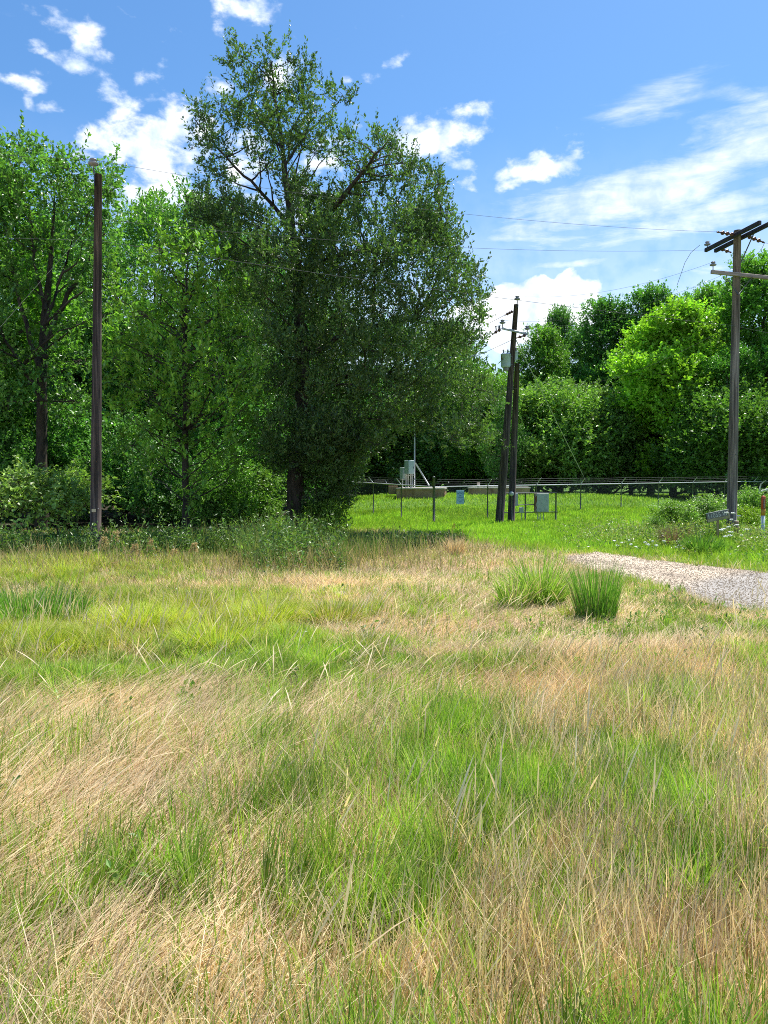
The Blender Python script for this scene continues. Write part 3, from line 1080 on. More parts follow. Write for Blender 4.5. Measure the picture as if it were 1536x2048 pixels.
trk = [(590, 1085, .34), (590, 1000, .30), (594, 900, .27), (606, 800, .25), (604, 700, .22), (594, 560, .18), (582, 440, .14), (572, 360, .10), (562, 270, .07), (548, 180, .04), (542, 120, .015)]
T_ = [(*loc_of(ob_, a, b, OY), r) for a, b, r in trk]
stm = [[(600, 600, .16), (640, 470, .12), (690, 430, .08), (740, 390, .04), (775, 365, .012)], [(578, 450, .07), (520, 390, .045), (455, 330, .028), (410, 280, .012)],
       [(592, 560, .10), (660, 520, .08), (780, 500, .05), (880, 490, .02)], [(604, 720, .10), (700, 660, .08), (820, 640, .05), (930, 660, .02)], [(570, 330, .05), (610, 260, .04), (660, 205, .012)],
       [(565, 300, .05), (510, 220, .035), (480, 140, .01)], [(606, 780, .09), (720, 740, .07), (860, 760, .04), (960, 790, .015)]]
S_ = [[(*(loc_of(ob_, a, b, OY) + np.array((0, (i - 3) * .25 * j, 0))), r) for j, (a, b, r) in enumerate(s)] for i, s in enumerate(stm)]
tm, cm = make_tree('oak', T_, lob, PAL_OAK, (.108, .050), per=88, nl=14, slen=.38, updir=.6, spread=.55, twigs=4, limb_r=.045, stems=S_, limb_every=2, droop_low=1, shoots=4)
plant('oak_tree', tm, cm, ob_, 'tall dark oak with a ragged spire rising above every other tree', 'tree')

# --- the forked tree behind the lone wooden pole
fb = at(85, 1062, 27)
fb[2] = gz(fb[0], fb[1])
FL = """20 320 40;60 330 36;75 295 20;95 350 44;140 335 36;150 375 44;215 350 28;205 385 40;235 385 20;40 400 55;110 420 55;180 430 50;20 470 55;90 490 50;160 490 50;215 470 40;10 560 55;60 580 36;140 560 40;200 560 44;
0 640 50;210 640 44;150 640 34;20 720 50;180 720 46;-20 400 60;-30 520 60;-30 660 60;100 700 40;60 780 50;140 790 50;10 820 50"""
lob = []
for s in FL.replace('\n', '').split(';'):
    px, py, r = map(float, s.split())
    for k in range(2):
        p = loc_of(fb, px + RN.normal(0, 10), py + RN.normal(0, 8), 27 + (k * 2 - 1) * RN.uniform(.4, 2.2))
        rr = r / FPX * 27 * RN.uniform(.7, 1.1)
        lob.append((*p, rr, rr * .62))
trk = [(85, 1070, .22), (82, 900, .19), (84, 760, .17), (90, 640, .14), (98, 560, .10), (105, 470, .06), (110, 380, .02)]
T_ = [(*loc_of(fb, a, b, 27), r) for a, b, r in trk]
stm = [[(86, 690, .11), (130, 600, .08), (180, 520, .05), (210, 430, .02)], [(84, 760, .10), (50, 640, .07), (30, 560, .05), (10, 450, .02)], [(90, 620, .07), (70, 530, .05), (60, 420, .02)],
       [(88, 650, .07), (120, 560, .05), (150, 470, .03), (165, 400, .015)], [(83, 800, .07), (20, 690, .05), (-30, 620, .02)]]
S_ = [[(*loc_of(fb, a, b, 27 - .3 * i), r) for a, b, r in s] for i, s in enumerate(stm)]
tm, cm = make_tree('forked', T_, lob, PAL_MID, (.150, .095), per=32, nl=12, slen=.45, shoots=2, updir=.25, spread=.8, up=.65, twigs=5, stems=S_, limb_every=2)
plant('forked_tree', tm, cm, fb, 'open crowned tree whose dark forked trunk shows behind the lone pole', 'tree', tint=(1.05, 1.05, 1))

# --- the bright young tree between the pole and the oak
yb = at(372, 1064, 22.6)
yb[2] = gz(yb[0], yb[1])
YL = """335 545 46;300 575 40;370 560 50;420 555 44;465 590 40;290 630 50;350 640 60;420 640 56;480 660 44;250 690 46;310 700 56;380 720 60;450 730 54;505 740 38;240 600 34;330 500 30;400 490 34;440 510 30;360 470 22;
250 770 46;310 790 50;380 800 54;450 810 50;500 800 36;300 860 44;370 870 46;440 880 44;220 730 24;235 820 30;510 860 30;330 930 36;410 940 38;270 900 30;480 920 30;385 985 30"""
lob = []
for s in YL.replace('\n', '').split(';'):
    px, py, r = map(float, s.split())
    for k in range(2):
        p = loc_of(yb, px + RN.normal(0, 8), py + RN.normal(0, 8), 22.6 + (k * 2 - 1) * RN.uniform(.2, 1.7))
        rr = r / FPX * 22.6 * RN.uniform(.7, 1.15)
        lob.append((*p, rr, rr * .5))
trk = [(372, 1075, .11), (370, 950, .10), (372, 820, .09), (368, 700, .07), (372, 600, .045), (375, 500, .015)]
T_ = [(*loc_of(yb, a, b, 22.6), r) for a, b, r in trk]
tm, cm = make_tree('young', T_, lob, PAL_BRIGHT, (.165, .085), per=30, nl=11, slen=.5, shoots=2, updir=.05, spread=.75, up=.78, twigs=6, limb_r=.03, limb_every=1, droop=.08)
plant('broadleaf_tree', tm, cm, yb, 'bright yellow green young tree on a thin trunk beside the dark oak', 'tree', tint=(1, 1, .9))

# --- kinds that stand in the woods, each built once
def kind(name, H, R, z0, n, pal, leaf, trunk_r, shape, lr, per, nl, slen, mat='bark', **kw):
    lb_ = auto_lobes(H, R, z0, n, shape, lr)
    T_ = [(0, 0, -.1, trunk_r), (.1, 0, H * .25, trunk_r * .8), (-.1, .1, H * .5, trunk_r * .55), (.05, 0, H * .78, trunk_r * .25), (0, 0, H * .92, .02)]
    return make_tree(name, T_, lb_, pal, leaf, mat, per=per, nl=nl, slen=slen, twigs=3, limb_r=trunk_r * .35, **kw)


K_OAK = kind('wood_oak', 14, 4.6, 1.2, 62, PAL_MID, (.15, .095), .24, (.7, 1, .95, .45), (.14, .24), 34, 13, .7, updir=.35, up=.65, spread=.75)
K_TALL = kind('tall_wood', 20, 5.0, 2.2, 74, PAL_MID, (.23, .15), .30, (.6, .95, 1, .8, .4), (.15, .25), 26, 13, 1.0, updir=.5, up=.6, spread=.75)
K_MAPLE = kind('maple', 14, 5.2, 1.0, 66, PAL_MAPLE, (.24, .17), .26, (.7, 1, .92, .75, .40), (.15, .24), 32, 12, .95, up=.6, updir=.45)
K_ROUND = kind('round_wood', 9.5, 5.2, .3, 54, PAL_GREYGREEN, (.21, .14), .22, (.85, 1, .85, .5), (.16, .26), 30, 12, .95, up=.5, updir=.45)
K_SHRUB = kind('shrub', 3.0, 1.7, .05, 30, PAL_GREYGREEN, (.11, .075), .04, (.9, 1, .8, .5), (.2, .32), 40, 12, .55, up=.5, updir=.55)
K_SAPL = kind('sapling', 2.7, 1.5, .8, 17, PAL_GREYGREEN, (.15, .085), .035, (.7, 1, .8, .4), (.18, .30), 26, 11, .62, up=.55, updir=.15, droop=.10)
K_BUSH = kind('bush', 4.2, 2.2, .05, 36, PAL_MID, (.13, .085), .06, (.9, 1, .8, .5), (.18, .3), 42, 12, .6, up=.5, updir=.55)


def stand(k, name, px, top, Y, H0, label, cat='tree', tint=(1, 1, 1), wide=1.0, group=None, zoff=-.05):
    """Sets a built kind on the ground at distance Y, as tall as the photograph shows it."""
    p = at(px, 1000, Y)
    p[2] = gz(p[0], p[1]) + zoff
    H = at(px, top, Y)[2] - p[2]
    s = H / H0
    return plant(name, k[0], k[1], p, label, cat, group, RN.uniform(0, 2 * PI), s * wide, tint, s)


WL = 'woods behind the meadow pole'
stand(K_TALL, 'wood_tree', -55, 250, 29, 20, 'tall tree cut by the picture edge beside the forked tree', tint=(1.25, 1.25, .8), wide=1.0, group=WL)
stand(K_OAK, 'wood_tree', 330, 372, 40, 14, 'wide green tree topping the woods behind the bright young tree', tint=(1.1, 1.1, .9), wide=.85, group=WL)
stand(K_OAK, 'wood_tree', 440, 395, 35.5, 14, 'olive tree pressed against the spire side of the dark oak', tint=(1.0, .98, .8), wide=.62, group=WL)
stand(K_OAK, 'wood_tree', 240, 440, 44, 14, 'tree filling the woods straight behind the lone pole', tint=(.9, 1, .9), wide=.85, group=WL)
stand(K_TALL, 'wood_tree', 120, 420, 47, 20, 'deep woods tree seen through the forked crown', tint=(.9, 1, 1), wide=.9, group=WL)
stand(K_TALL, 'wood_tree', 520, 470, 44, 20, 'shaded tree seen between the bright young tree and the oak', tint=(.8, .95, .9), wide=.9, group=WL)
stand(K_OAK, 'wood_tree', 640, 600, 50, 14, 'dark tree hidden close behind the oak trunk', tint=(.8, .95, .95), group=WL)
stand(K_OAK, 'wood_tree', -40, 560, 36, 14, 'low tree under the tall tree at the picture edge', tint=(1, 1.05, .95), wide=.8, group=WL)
UL = 'understory bushes along the woods'
for i, (px, top, Y, s, t, lb) in enumerate([
        (40, 925, 21.0, 2, (1.35, 1.3, 1.2), 'pale silvery sapling glowing in the sun before the forked trunk'),
        (118, 955, 21.6, 2, (1.2, 1.2, 1.1), 'smaller pale sapling between the silvery one and the pole'),
        (150, 930, 24.8, 2, (.95, 1.0, .9), 'grey green sapling just beside the lone pole base'),
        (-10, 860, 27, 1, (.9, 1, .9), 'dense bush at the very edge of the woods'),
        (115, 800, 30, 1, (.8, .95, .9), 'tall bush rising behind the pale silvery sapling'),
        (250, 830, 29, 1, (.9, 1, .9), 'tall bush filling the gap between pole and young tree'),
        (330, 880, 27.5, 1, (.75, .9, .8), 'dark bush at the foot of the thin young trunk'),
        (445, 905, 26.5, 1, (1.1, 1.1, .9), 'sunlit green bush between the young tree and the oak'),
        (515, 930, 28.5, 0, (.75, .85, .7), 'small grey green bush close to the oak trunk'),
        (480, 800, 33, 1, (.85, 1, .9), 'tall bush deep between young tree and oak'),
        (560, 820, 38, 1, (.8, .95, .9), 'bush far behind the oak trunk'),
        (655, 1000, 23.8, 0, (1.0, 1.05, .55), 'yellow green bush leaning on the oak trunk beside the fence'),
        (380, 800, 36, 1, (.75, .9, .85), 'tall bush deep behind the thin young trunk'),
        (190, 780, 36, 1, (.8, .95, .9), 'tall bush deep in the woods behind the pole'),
        (20, 760, 36, 1, (.8, .95, .9), 'tall bush deep in the woods behind the forked trunk')]):
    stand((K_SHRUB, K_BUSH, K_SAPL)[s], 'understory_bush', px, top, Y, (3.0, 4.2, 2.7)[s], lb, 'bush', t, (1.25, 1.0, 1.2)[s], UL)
WR = 'woods behind the fenced mound'
stand(K_TALL, 'wood_tree', 905, 645, 66, 20, 'pale green tree showing past the drooping side of the oak', tint=(1.15, 1.15, 1.0), wide=0.96, group=WR)
stand(K_OAK, 'wood_tree', 985, 735, 64, 14, 'low olive tree behind the transformer pole', tint=(1.35, 1.25, .7), wide=1.15, group=WR)
stand(K_TALL, 'wood_tree', 1075, 655, 70, 20, 'yellowish green tree right beside the leaning transformer pole top', tint=(1.2, 1.15, .7), wide=1.02, group=WR)
stand(K_TALL, 'wood_tree', 1122, 618, 82, 20, 'slender pointed treetop peeking up beyond the transformer pole', tint=(.95, 1.0, .95), wide=0.70, group=WR)
stand(K_TALL, 'wood_tree', 1200, 603, 76, 20, 'dense dark tree above the rounded grey green crown', tint=(.85, .95, .85), wide=1.09, group=WR)
stand(K_TALL, 'wood_tree', 1300, 580, 74, 20, 'tall rounded treetop between the dark tree and the bright maple', tint=(.9, 1.0, .85), wide=1.09, group=WR)
stand(K_ROUND, 'wood_tree', 1120, 760, 60, 9.5, 'rounded grey green tree in front of the dark woods', tint=(.9, 1.0, .85), wide=1.22, group=WR)
stand(K_ROUND, 'wood_tree', 1215, 770, 62, 9.5, 'second rounded grey green tree next to the bright maple', tint=(.72, .8, .7), wide=1.15, group=WR)
stand(K_MAPLE, 'maple_tree', 1345, 612, 58, 14, 'bright yellow green maple glowing in front of the woods', wide=1.02, group=WR)
stand(K_TALL, 'wood_tree', 1430, 572, 64, 20, 'green tree between the bright maple and the tall grey pole', tint=(1.2, 1.2, .75), wide=0.96, group=WR)
stand(K_TALL, 'wood_tree', 1520, 512, 58, 20, 'tallest tree of the far woods beyond the grey pole', tint=(1.25, 1.3, .8), wide=1.15, group=WR)
stand(K_TALL, 'wood_tree', 1640, 520, 60, 20, 'big tree at the outer end of the far woods', tint=(1.2, 1.25, .8), wide=1.15, group=WR)
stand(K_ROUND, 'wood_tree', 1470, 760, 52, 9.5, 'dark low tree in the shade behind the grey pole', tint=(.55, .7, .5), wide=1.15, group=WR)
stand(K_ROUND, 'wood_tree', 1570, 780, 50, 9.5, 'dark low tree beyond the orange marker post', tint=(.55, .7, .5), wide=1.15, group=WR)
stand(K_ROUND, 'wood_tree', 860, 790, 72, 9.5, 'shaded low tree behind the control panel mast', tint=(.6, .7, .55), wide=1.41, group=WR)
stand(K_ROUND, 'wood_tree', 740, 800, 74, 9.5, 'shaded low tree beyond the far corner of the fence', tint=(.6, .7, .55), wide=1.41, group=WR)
stand(K_OAK, 'wood_tree', 780, 640, 84, 14, 'tree standing far behind the oak crown', tint=(.8, .95, .85), wide=1.41, group=WR)

stand(K_OAK, 'wood_tree', 1010, 790, 56, 14, 'low leafy tree directly behind the leaning transformer pole', tint=(.9, 1.0, .8), wide=.8, group=WR)
stand(K_OAK, 'wood_tree', 1262, 700, 64, 14, 'ragged tree wedged between the rounded crown and the bright maple', tint=(.95, 1.05, .85), wide=.9, group=WR)
stand(K_TALL, 'wood_tree', 1385, 590, 70, 20, 'treetop rising just behind the bright maple', tint=(1.05, 1.1, .85), wide=.9, group=WR)
stand(K_OAK, 'wood_tree', 1450, 690, 54, 14, 'leafy tree half hidden by the tall grey pole', tint=(.85, 1.0, .7), wide=1.0, group=WR)
# the wood behind everything, one dark mass
def far_wood():
    V, Q, C, o = [], [], [], 0
    arc = [(-75, 45, 9), (-52, 58, 11), (-30, 74, 12), (-8, 92, 13), (14, 104, 16), (36, 104, 19), (58, 96, 19), (80, 76, 17), (95, 55, 14)]
    t = np.linspace(0, len(arc) - 1, 200)
    cx, cy, ch = (np.interp(t, range(len(arc)), [a[i] for a in arc]) for i in range(3))
    n = 70000
    i = RN.integers(0, 200, n)
    u = RN.random(n) ** .75
    hh = ch[i] * (.80 + .35 * vnoise(cx[i], cy[i], .22, 3))
    P = np.stack([cx[i] + RN.normal(0, 1.8, n), cy[i] + RN.normal(0, 2.2, n), 0 * u], 1)
    P[:, 2] = hgt(P[:, 0], P[:, 1]) + u * hh
    D = unit(rdir(n) + np.array((0, 0, .3)))
    v, q, c = leaf_quads(P, D, unit(rdir(n) + np.array((0, 0, .5))), RN.uniform(.7, 1.3, n), RN.uniform(.45, .8, n), pick(PAL_OAK, n))
    return np_mesh('far_woods', v, Q=q, fcol=c, mat=M['leaf'])


tag(link('far_woods', far_wood()), 'distant dark wood closing the view behind the trees', kind='stuff')

# shaded leafy weeds at the edge of the woods
def weed_mesh(name, n, region, hh, nl, leaf, pal):
    x, y = region(n)
    z = hgt(x, y)
    n = len(x)
    h = hh * RN.uniform(.5, 1.2, n) * (.6 + .8 * vnoise(x, y, .6, 12)) * (np.interp(y, [15, 18.0, 20.0], [1.35, 1.35, .42]) if name == 'leafy_weeds' else 1)
    D = unit(np.stack([RN.normal(0, .28, n), RN.normal(0, .28, n), np.ones(n)], 1))
    v, q, c = sprigs(np.stack([x, y, z], 1), D, h, nl, leaf[0], leaf[1], pal, .45, .95)
    return np_mesh(name, v, Q=q, fcol=c, mat=M['leaf'])


def wregion(n):
    c0 = np.array([G(*p)[:2] for p in [(-140, 1118), (60, 1115), (200, 1118), (400, 1118), (560, 1122), (700, 1116), (840, 1100), (930, 1084)]])
    t = RN.uniform(0, len(c0) - 1, n)
    x = np.interp(t, range(len(c0)), c0[:, 0])
    y = np.interp(t, range(len(c0)), c0[:, 1]) + RN.random(n) ** 1.1 * np.interp(t, range(len(c0)), [8, 8, 8, 8, 7, 5, 2.5, .6]) + RN.normal(0, .5, n)
    y = y - 3.4 * np.clip(fbm(x, y * .4, .45, 161) - .42, 0, 1) * np.interp(t, [0, 5, 7], [1.6, 1.6, .6])
    k = RN.random(n) < np.interp(t, [0, 5, 6.2, 7], [1, 1, .5, .1])
    return x[k], y[k]


wx, wy = wregion(5200)
k = fbm(wx, wy, .55, 14) > .40
wx, wy = wx[k], wy[k]
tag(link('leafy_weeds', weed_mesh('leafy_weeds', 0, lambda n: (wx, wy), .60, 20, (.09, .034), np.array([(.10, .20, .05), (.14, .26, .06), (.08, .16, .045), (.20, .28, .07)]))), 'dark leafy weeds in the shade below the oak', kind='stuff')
wx, wy = wregion(30000)
k = fbm(wx, wy, .5, 15) + RN.normal(0, .12, len(wx)) > .42
wx, wy = wx[k], wy[k]
q = len(wx)
wb = Bag()
a_ = RN.uniform(0, 2 * PI, q)
l_ = RN.gamma(2.2, .22, q)
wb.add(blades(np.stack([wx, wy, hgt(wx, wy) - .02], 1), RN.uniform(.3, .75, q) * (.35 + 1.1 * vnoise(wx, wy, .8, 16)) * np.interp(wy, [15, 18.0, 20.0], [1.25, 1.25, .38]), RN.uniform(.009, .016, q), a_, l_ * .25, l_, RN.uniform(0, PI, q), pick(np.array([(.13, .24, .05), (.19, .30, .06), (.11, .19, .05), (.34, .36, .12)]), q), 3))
ex, ey = [], []
for a, b, wa, wb_, n_ in [(850, 1106, 90, 12, 1300), (660, 1132, 120, 10, 1300), (420, 1132, 160, 12, 1100), (180, 1136, 160, 12, 600), (30, 1128, 90, 12, 300)]:
    s_ = spot(a, b, wa, wb_, 1)
    ex.append(s_[0] + RN.normal(0, s_[2], n_))
    ey.append(s_[1] + RN.normal(0, s_[3], n_))
ex, ey = np.concatenate(ex), np.concatenate(ey)
k = (fbm(ex, ey, .7, 151) > .42) & (ey > 12)
ex, ey = ex[k], ey[k]
q = len(ex)
a_ = RN.uniform(0, 2 * PI, q)
l_ = RN.gamma(3, .22, q)
wb.add(blades(np.stack([ex, ey, hgt(ex, ey) - .02], 1), RN.uniform(.25, .62, q) * (.45 + .9 * vnoise(ex, ey, .9, 152)), RN.uniform(.008, .014, q), a_, l_ * .3, l_, RN.uniform(0, PI, q), pick(np.array([(.44, .37, .19), (.52, .40, .22), (.33, .36, .12), (.40, .30, .17)]), q), 3))
tag(link('shade_grass', wb.mesh('shade_grass', M['grass'])), 'long rank grass in the shade along the woods', kind='stuff')
x, y = scatter(900, 2.2, 12, 1.5)
k = (fbm(x, y, .8, 131) > .52) & ~in_drive(x, y)
x, y = x[k], y[k]
q = len(x)
P = np.stack([x, y, hgt(x, y)], 1)
v, qd, c = sprigs(P, unit(np.stack([RN.normal(0, .3, q), RN.normal(0, .3, q), np.ones(q)], 1)), RN.uniform(.05, .22, q), 12, .055, .026, np.array([(.12, .24, .05), (.17, .30, .06), (.26, .34, .07)]), .5, .95)
tag(link('meadow_weeds', np_mesh('meadow_weeds', v, Q=qd, fcol=c, mat=M['leaf'])), 'small broad leaved weeds scattered through the meadow grass', kind='stuff')

# ------------------------------------------------------------------ poles and wires
def V3(p): return Vector([float(q) for q in p])


PIN = [(.014, -.10), (.014, .02), (.035, .025), (.095, .045), (.105, .075), (.060, .095), (.045, .12), (.070, .13), (.066, .155), (.03, .17)]


def pin_insulator(p, parent, s=1.0, mat='porcelain_grey', axis=(0, 0, 1)):
    return MB().lathe(p, axis, [(r * s, h * s) for r, h in PIN], 14).build('insulator', mat, parent)


def strain(p, q, parent, n=3, mat='porcelain_brown', s=1.0):
    """A string of n bell insulators from p to q."""
    p, q = V3(p), V3(q)
    L = (q - p).length
    prof = [(.012, 0), (.012, L * .1)]
    for i in range(n):
        a = L * (.12 + .72 * i / n)
        st = L * .72 / n
        prof += [(.02, a), (.062 * s, a + st * .18), (.066 * s, a + st * .42), (.035 * s, a + st * .62), (.02, a + st * .95)]
    prof += [(.02, L * .86), (.03, L * .89), (.025, L * .97), (.01, L)]
    return MB().lathe(p, q - p, prof, 12).build('strain_insulator', mat, parent)


def sagline(p, q, sag, k=26):
    p, q = V3(p), V3(q)
    return [p.lerp(q, i / k) - Vector((0, 0, sag * 4 * (i / k) * (1 - i / k))) for i in range(k + 1)]


def wire(name, pts, r, label, cat='power line', group='power lines', mat='wire'):
    return tag(MB().tube(pts, r, 6).build_top(name, mat, pts[0]), label, cat, group)


# lone pole at the edge of the woods
Y1 = 18.0
b1, t1 = at(191, 1112, Y1), at(196.5, 349, Y1)
b1[2] = gz(b1[0], b1[1])
p1 = thing('utility_pole', b1, 'lone dark wooden pole with one insulator standing before the woods', 'utility pole')
ax1 = V3(t1 - b1).normalized()
MB().tube([V3(b1) - ax1 * .4, V3(b1) + ax1 * 2, V3(b1).lerp(V3(t1), .6), t1], [.128, .122, .10, .084], 18).build('pole_shaft', 'pole_dark', p1)
pt = V3(at(187, 334, Y1 - .02))
MB().tube([V3(at(189, 372, Y1 - .1)), V3(at(188.5, 346, Y1 - .06)), pt - Vector((0, 0, .02))], .016, 8).build('insulator_pin', 'galv_dark', p1)
pin_insulator(pt, p1, 1.15)
tg = MB()
tg.box(at(187.5, 1021, Y1 - .128), (.095, .006, .075))
tg.build('number_tag', 'tag', p1)
MB().lathe(at(196.5, 1017.5, Y1 - .118), (0, -1, 0), [(.012, 0), (.014, .004), (.008, .01)], 8).build('nail', 'porcelain_grey', p1)

# grey pole with three crossarms beside the drive
Y3 = 24.5
b3, t3 = at(1462.5, 1078, Y3), at(1475, 461, Y3)
b3[2] = gz(b3[0], b3[1])
p3 = thing('utility_pole', b3, 'tall weathered grey pole carrying paired crossarms beside the gravel drive', 'utility pole')
ax3 = V3(t3 - b3).normalized()
MB().tube([V3(b3) - ax3 * .4, V3(b3) + ax3 * 2, V3(b3).lerp(V3(t3), .6), t3], [.155, .150, .128, .112], 20).build('pole_shaft', 'pole_grey', p3)


def beam(a, b, w, h, name, mat, parent):
    a, b = V3(a), V3(b)
    d = b - a
    R = Matrix((d.normalized(), Vector((0, 0, 1)).cross(d.normalized()).normalized(), d.normalized().cross(Vector((0, 0, 1)).cross(d.normalized()).normalized()))).transposed()
    return MB().box((a + b) / 2, (d.length, w, h), R, .012).build(name, mat, parent)


def pole_x(b, t, z):
    k = (z - b[2]) / (t[2] - b[2])
    return Vector((b[0] + (t[0] - b[0]) * k, b[1] + (t[1] - b[1]) * k, z))


zc = at(1474, 474, Y3)[2]
pc = pole_x(b3, t3, zc)
dv = Vector((.17, -1.0, 0)).normalized()
sd3 = Vector((1, .17, 0)).normalized()
armA = (pc - sd3 * .175 - dv * 1.45, pc - sd3 * .175 + dv * 1.35)
armB = (pc + sd3 * .175 - dv * 1.45, pc + sd3 * .175 + dv * 1.35)
beam(*armA, .10, .125, 'crossarm', 'arm_dark', p3)
beam(*armB, .10, .125, 'crossarm', 'arm_dark', p3)
pin_insulator(armA[0] + Vector((0, 0, .10)) + dv * .1, p3, 1.0)
MB().tube([armB[1] * .45 + armB[0] * .55 + dv * .75 - Vector((0, 0, .06)), pole_x(b3, t3, zc - .85) + sd3 * .11], .018, 8).build('brace', 'galv_dark', p3)
s1a = armA[0] * .42 + armA[1] * .58
L1 = Vector((-1, -.30, .0)).normalized()
strain(s1a, s1a + L1 * .72 + Vector((0, 0, .03)), p3)
s2b = armB[0] * .42 + armB[1] * .58
strain(s2b, s2b - L1 * .72 - Vector((0, 0, .16)), p3)
s3a = armB[0] * .9 + armB[1] * .1
strain(s3a, s3a - L1 * .45 - Vector((0, 0, .10)), p3, 2)
zl = at(1470, 552, Y3)[2]
pl = pole_x(b3, t3, zl) + Vector((0, -.165, 0))
lowA, lowB = pl + Vector((-.90, -.06, .07)), pl + Vector((1.35, .10, -.11))
beam(lowA, lowB, .09, .115, 'crossarm', 'arm_pale', p3)
pin_insulator(lowA + Vector((.06, 0, .15)), p3, 1.0)
pin_insulator(lowB + Vector((-.1, 0, .15)), p3, 1.0)
bb = pole_x(b3, t3, zl - .62) + Vector((0, -.15, 0))
for k in (-.42, .42):
    MB().tube([pl + Vector((k, -.01, -.07)), bb], .014, 8).build('brace', 'galv_dark', p3)
MB().lathe(pole_x(b3, t3, zl - .1) + Vector((.02, -.20, 0)), (0, -1, 0), [(.03, 0), (.03, .015), (.015, .02), (.015, .05)], 8).build('bolt', 'galv_dark', p3)
for zz in (2.6, 4.7):
    MB().lathe(pole_x(b3, t3, zz) + Vector((.03, -.145, 0)), (0, -1, 0), [(.02, 0), (.02, .01), (.01, .02)], 8).build('bolt', 'galv_dark', p3)

# leaning transformer pole and its short companion at the fence
Y2 = 32.3
b2, t2 = at(998.5, 1047, Y2), at(1032.5, 609, Y2)
b2[2] = gz(b2[0], b2[1])
p2 = thing('utility_pole', b2, 'leaning dark pole carrying transformer cans in front of the fence', 'utility pole')
ax2 = V3(t2 - b2).normalized()
MB().tube([V3(b2) - ax2 * .4, V3(b2) + ax2 * 2, V3(b2).lerp(V3(t2), .6), t2], [.178, .17, .13, .095], 18).build('pole_shaft', 'pole_dark', p2)
pt2 = V3(at(1034.5, 602, Y2))
MB().tube([V3(at(1034, 615, Y2 - .1)), pt2], .022, 8).build('insulator_pin', 'galv_dark', p2)
pin_insulator(pt2, p2, 1.25)
st0 = V3(at(1027, 622, Y2 - .1))
st1 = V3(at(1009, 630.5, Y2 - .3))
strain(st0, st1, p2)
aL, aR = V3(at(1004, 656.5, Y2 - .16)), V3(at(1056, 668.5, Y2 - .2))
beam(aL, aR, .085, .085, 'crossarm', 'galv', p2)
pin_insulator(aL + Vector((.02, 0, .15)), p2, 1.2)
pin_insulator(aR + Vector((-.03, 0, .15)), p2, 1.2)
strain(aL + Vector((-.02, -.02, .0)), at(984, 669.5, Y2 - .3), p2, 2)
strain(aR + Vector((-.05, -.06, -.03)), at(1031, 676.5, Y2 - .5), p2, 2)
cu_ = MB()
c0, c1 = V3(at(998.5, 651, Y2 - .2)), V3(at(998.5, 664, Y2 - .2))
cu_.lathe(c1, c0 - c1, [(.02, 0), (.035, .02), (.05, .06), (.03, .09), (.05, .13), (.03, .16), (.05, .20), (.02, .26)], 10)
cu_.tube([V3(at(991.5, 652, Y2 - .2)), V3(at(993, 664.5, Y2 - .2))], .022, 8)
cu_.tube([V3(at(990, 653, Y2 - .2)), V3(at(1001, 651, Y2 - .2))], .013, 6)
cu_.tube([V3(at(992, 664, Y2 - .2)), V3(at(1003, 660, Y2 - .2))], .013, 6)
cu_.build('fuse_cutout', 'galv_dark', p2)


def can(cx, top, bot, r, Y):
    a, b = V3(at(cx, bot, Y)), V3(at(cx, top, Y))
    a.x = b.x = (a.x + b.x) / 2
    h = b.z - a.z
    tr_ = MB().lathe(a, (0, 0, 1), [(r * .82, 0), (r * .94, .03), (r * .96, .06), (r, .08), (r, h * .86), (r * 1.04, h * .865), (r * 1.04, h * .90), (r * .9, h * .95), (r * .35, h)], 22).build('transformer', 'tank', p2)
    for dx in (-.45, .3):
        bsh = MB().lathe(b + Vector((dx * r, -.04, -.05)), (dx * .25, -.1, 1), [(.035, 0), (.05, .03), (.03, .06), (.045, .09), (.025, .12), (.04, .15), (.012, .2)], 10)
        o = bsh.build('bushing', 'porcelain_grey', p2)
        o.parent = tr_
    for dz in (.2, .75):
        lug = MB().box(a + Vector((0, -r * .2, h * dz)) + Vector((r * 1.0, 0, 0)), (.14, .07, .05))
        o = lug.build('bracket', 'galv_dark', p2)
        o.parent = tr_
    return tr_


can(1011.5, 706, 735, .205, Y2 - .05)
can(1029.5, 702, 721, .13, Y2 + .35)
MB().lathe(at(1012, 742, Y2 - .06), (0, 0, 1), [(.08, 0), (.11, .02), (.115, .12), (.10, .16)], 12).build('lightning_arrester', 'porcelain_grey', p2)

Y4 = 33.0
b4, t4 = at(1021.5, 1046, Y4), at(1034.5, 727, Y4)
b4[2] = gz(b4[0], b4[1])
p4 = thing('utility_pole', b4, 'short dark companion pole close behind the transformer pole', 'utility pole')
MB().tube([V3(b4) - Vector((0, 0, .4)), V3(b4).lerp(V3(t4), .5), t4], [.16, .135, .11], 16).build('pole_shaft', 'pole_dark', p4)
mb_ = MB().lathe(at(1022.5, 987.5, Y4 - .17), (0, -1, 0), [(.10, 0), (.10, .06), (.09, .07), (.085, .14), (.05, .16)], 16)
mb_.build('electric_meter', 'box_grey', p4)
MB().tube([V3(at(1024, 1045, Y4 - .16)), V3(at(1023, 992, Y4 - .15))], .025, 8).build('conduit', 'galv_dark', p4)

